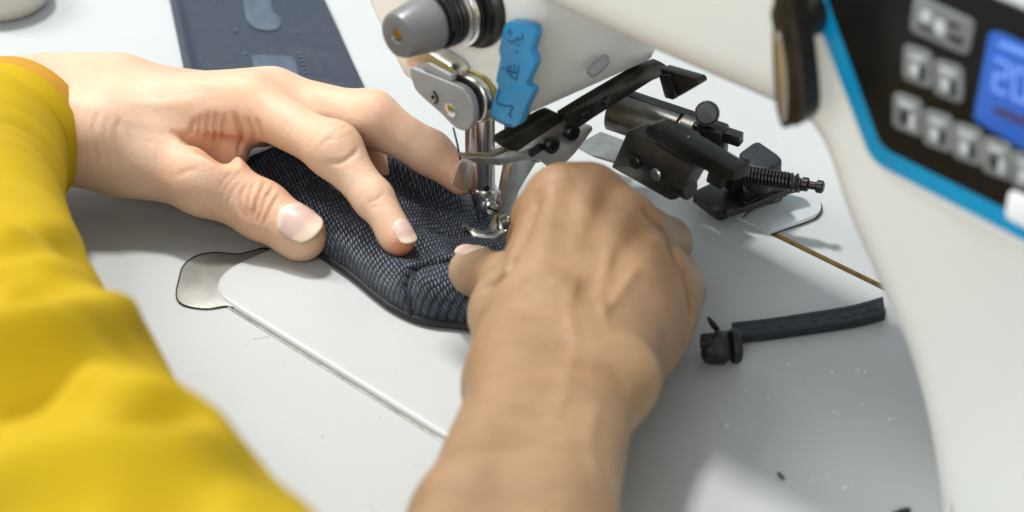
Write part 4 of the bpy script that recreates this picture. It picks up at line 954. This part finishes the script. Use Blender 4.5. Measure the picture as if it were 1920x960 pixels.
# ------------------------------------------------------------------ loose things
def strap():
    o = empty('rubber_zip_puller', at(1490, 640, z=0), label='short black rubber zip puller with knobbed end lying right of the hand', category='zip puller')
    path = spline([at(x, y, z=0)+UPV*dz for x, y, dz in ((1372, 648, .2), (1440, 641, .1), (1520, 630, .1), (1590, 620, .2), (1628, 613, .5), (1658, 607, 1.0))], 10)
    bm = bmesh.new(); rings = []; wv = unit(HZ*.92+RT*.05)
    for i, p in enumerate(path):
        q = i/(len(path)-1); wdt = 9.6+1.8*q; r = []
        for a, b in ((0, .5), (.12, 0), (.88, 0), (1, .5), (1, 3.1), (.93, 3.4), (.8, 3.4), (.76, 3.1), (.24, 3.1), (.2, 3.4), (.07, 3.4), (0, 3.1)): r.append(bm.verts.new(p+wv*wdt*a+UPV*b))
        rings.append(r)
    for a, b in zip(rings, rings[1:]):
        for k in range(12): bm.faces.new((a[k], a[(k+1) % 12], b[(k+1) % 12], b[k]))
    bm.faces.new(rings[0][::-1]); bm.faces.new(rings[-1])
    body = bmo('strap_body', bm, M['rubber'], o, auto=30)
    for k in range(11):
        if k == 3: continue
        i = 6+int(k*3.9); p = path[i]; t = unit(path[i+1]-path[i]); wd2 = 1.6+.9*(k % 3 == 0)
        bmo('embossed_mark', box(p+wv*(4.6+.3*(k % 2))+UPV*3.08, (wd2, 2.2-.6*(k % 2), .5), (t, wv, np.cross(t, wv)), .2), M['rubber'], body)
    c = at(1346, 652, z=5.2); hd_ = unit(path[3]-path[0])
    bm = bmesh.new(); bmesh.ops.create_icosphere(bm, subdivisions=3, radius=1.0)
    for v in bm.verts:
        p = np.array(v.co); p = p*(1+.10*math.sin(5*p[0]+2)*math.cos(4*p[1])+.06*math.sin(7*p[2]+p[0]*3)); p[2] = max(p[2], -.8)
        v.co = c+hd_*p[0]*6.0+wv*p[1]*6.2+UPV*p[2]*5.8
    bmo('knob_end', bm, M['rubber'], o)
    bmo('knob_collar', lathe([(4.2, 0), (5.8, .4), (6.0, 2), (5.4, 3.2), (4, 3.4)], c+hd_*4.2, hd_, 20), M['rubber'], o)
    bmo('knob_tab', box(c-hd_*3.6+UPV*3.2, (5.5, 6, 3), (hd_, wv, UPV), .7), M['rubber'], o)
    bmo('prong', tube([at(1345, 618, z=9), at(1336, 607, z=11.5), at(1327, 595, z=13)], [1.0, 1.1, .5], 8), M['rubber'], o)
strap()

def strip():
    A, B, C_, D_ = at(318, 0, z=-1), at(349, 150, z=-1), at(608, 0, z=-1), at(700, 202, z=-1)
    L0 = B+(A-B)*3.0; R0 = D_+(C_-D_)*2.6; L1 = B+(B-A)*.25; R1 = D_+(D_-C_)*.12
    nu, nv = 60, 90; V = []; UV = []; lw = np.linalg.norm(D_-B)
    for j in range(nv):
        t = j/(nv-1); l = L0+(L1-L0)*t; r = R0+(R1-R0)*t
        for i in range(nu):
            s_ = i/(nu-1); p = l+(r-l)*s_
            z = .6+1.6*math.exp(-((s_-.035)/.03)**2)+.9*math.exp(-((s_-.8)/.12)**2-((t-.78)/.012)**2)+.8*math.exp(-((s_-.75)/.18)**2-((t-.885)/.012)**2)+.2*math.sin(t*23+s_*2)*math.sin(s_*5)
            V.append(p+UPV*z); UV.append((t*np.linalg.norm(L1-L0), s_*62))
    F = [(j*nu+i, (j+1)*nu+i, (j+1)*nu+i+1, j*nu+i+1) for j in range(nv-1) for i in range(nu-1)]
    n = len(V); V += [p*[1, 1, 0]+UPV*(-1.9) for p in V]; UV += UV; F += [tuple(n+q for q in f[::-1]) for f in F]
    rim = [i for i in range(nu)]+[j*nu+nu-1 for j in range(1, nv)]+[(nv-1)*nu+i for i in range(nu-2, -1, -1)]+[j*nu for j in range(nv-2, 0, -1)]
    for p, q in zip(rim, rim[1:]+rim[:1]): F.append((p, q, n+q, n+p))
    me = bpy.data.meshes.new('webbing_strip'); me.from_pydata([tuple(p*MM) for p in V], [], F); uv = me.uv_layers.new(name='UVMap')
    for l in me.loops: uv.data[l.index].uv = UV[l.vertex_index]
    me.update(); bm = bmesh.new(); bm.from_mesh(me); bmesh.ops.recalc_face_normals(bm, faces=bm.faces); bm.to_mesh(me); bm.free()
    o = finish('webbing_strip', me, M['webbing'], None, True, label='flat slate-blue fabric strip lying on the table behind the left hand', category='fabric strip')
    zt = .12
    def patch(name, pts, rr=1.5, th=.5): return bmo(name, slab(rounded([at(*q, z=zt) for q in pts], rr), (0, 0, 1), th, .1), M['logo'], o)
    patch('stitched_patch', ((470, 102), (548, 104), (556, 118), (562, 150), (520, 152), (480, 140)), 3, .6)
    patch('printed_loop', ((452, -60), (505, -60), (510, 20), (526, 34), (528, 46), (518, 56), (486, 56), (466, 44), (458, 24)), 4, .6)
    for q in ((441, 57), (557, 61), (461, 100)):
        bmo('stitch', lathe([(.9, 0), (.9, .2), (.6, .3), (.1, .35)], at(*q, z=zt-.2), UPV, 12), M['logo'], o)
    for k in range(6): bmo('stitch', lathe([(.8, 0), (.8, .2), (.5, .3), (.1, .35)], at(562+k*2.2, 99+k*7.5, z=zt-.2), UPV, 10), M['logo'], o)
strip()

bmo('plastic_cup', lathe([(13, 0), (17, .6), (20, 3), (22, 8), (23, 14), (22.6, 18), (20.5, 20), (17, 20.6), (.1, 21)], at(2, 12, z=-2), UPV, 48), M['beige'], None, origin=at(2, 12, z=-2), label='blurred beige rounded plastic piece at the far left corner', category='plastic piece')
bmo('beige_disc', lathe([(13, 0), (17, .6), (19, 3), (19.5, 8), (18, 10), (.1, 10.6)], at(762, -28, z=-2), UPV, 48), M['beige'], None, origin=at(762, -28, z=-2), label='beige round plastic disc on the table behind the tension knob', category='disc')
# lint and thread bits
bm = bmesh.new()
for q, r in (((1560, 698), .45), ((1608, 693), .5), ((1622, 697), .5), ((1467, 546), .35), ((1362, 797), .5), ((1667, 786), .5), ((1585, 914), .6), ((1500, 540), .3), ((1521, 901), .35), ((1610, 700), .35)):
    p = at(*q, z=.35); bmesh.ops.create_icosphere(bm, subdivisions=1, radius=r, matrix=Matrix.Translation(Vector(p)))
lr = random.Random(3)
for k in range(34):
    p = at(lr.uniform(420, 1640), lr.uniform(560, 950), z=.25); p[2] = .2 if p[1] > BY0+3 and p[0] > BX0+5 else -1.8
    bmesh.ops.create_icosphere(bm, subdivisions=1, radius=lr.uniform(.18, .4), matrix=Matrix.Translation(Vector(p)))
for k in range(7):
    p = at(lr.uniform(480, 1600), lr.uniform(600, 940), z=.25); p[2] = .25 if p[1] > BY0+3 and p[0] > BX0+5 else -1.75
    th_ = lr.uniform(0, 6.28); d_ = np.array([math.cos(th_), math.sin(th_), 0]); tube(spline([p, p+d_*2+np.array([.5, .4, .2]), p+d_*lr.uniform(3, 6)], 4), .12, 5, bm)
bmo('lint', bm, M['white'], None, kind='stuff', label='tiny white lint specks scattered on the machine bed', category='lint')
bmo('thread_snippet', tube(spline([at(1459, 887, z=.6), at(1464, 892, z=.8), at(1469, 898, z=.6)], 4), .5, 8), M['rubber'], None, label='tiny dark thread snippet on the bed near the bottom edge', category='thread snippet')
bmo('dark_offcut', slab(rounded([at(*q, z=1.6) for q in ((1668, 962), (1690, 952), (1708, 950), (1708, 958), (1700, 972), (1675, 980))], 1), UPV, 1.5, .3), M['rubber'], None, label='small dark fabric offcut at the bottom edge right of the forearm', category='offcut')
bmo('edge_nick', slab(rounded([at(*q, z=-1.2) for q in ((732, 740), (738, 741), (746, 751), (741, 752))], .2), unit((0, -.7, .7)), .6), M['black2'], bed)
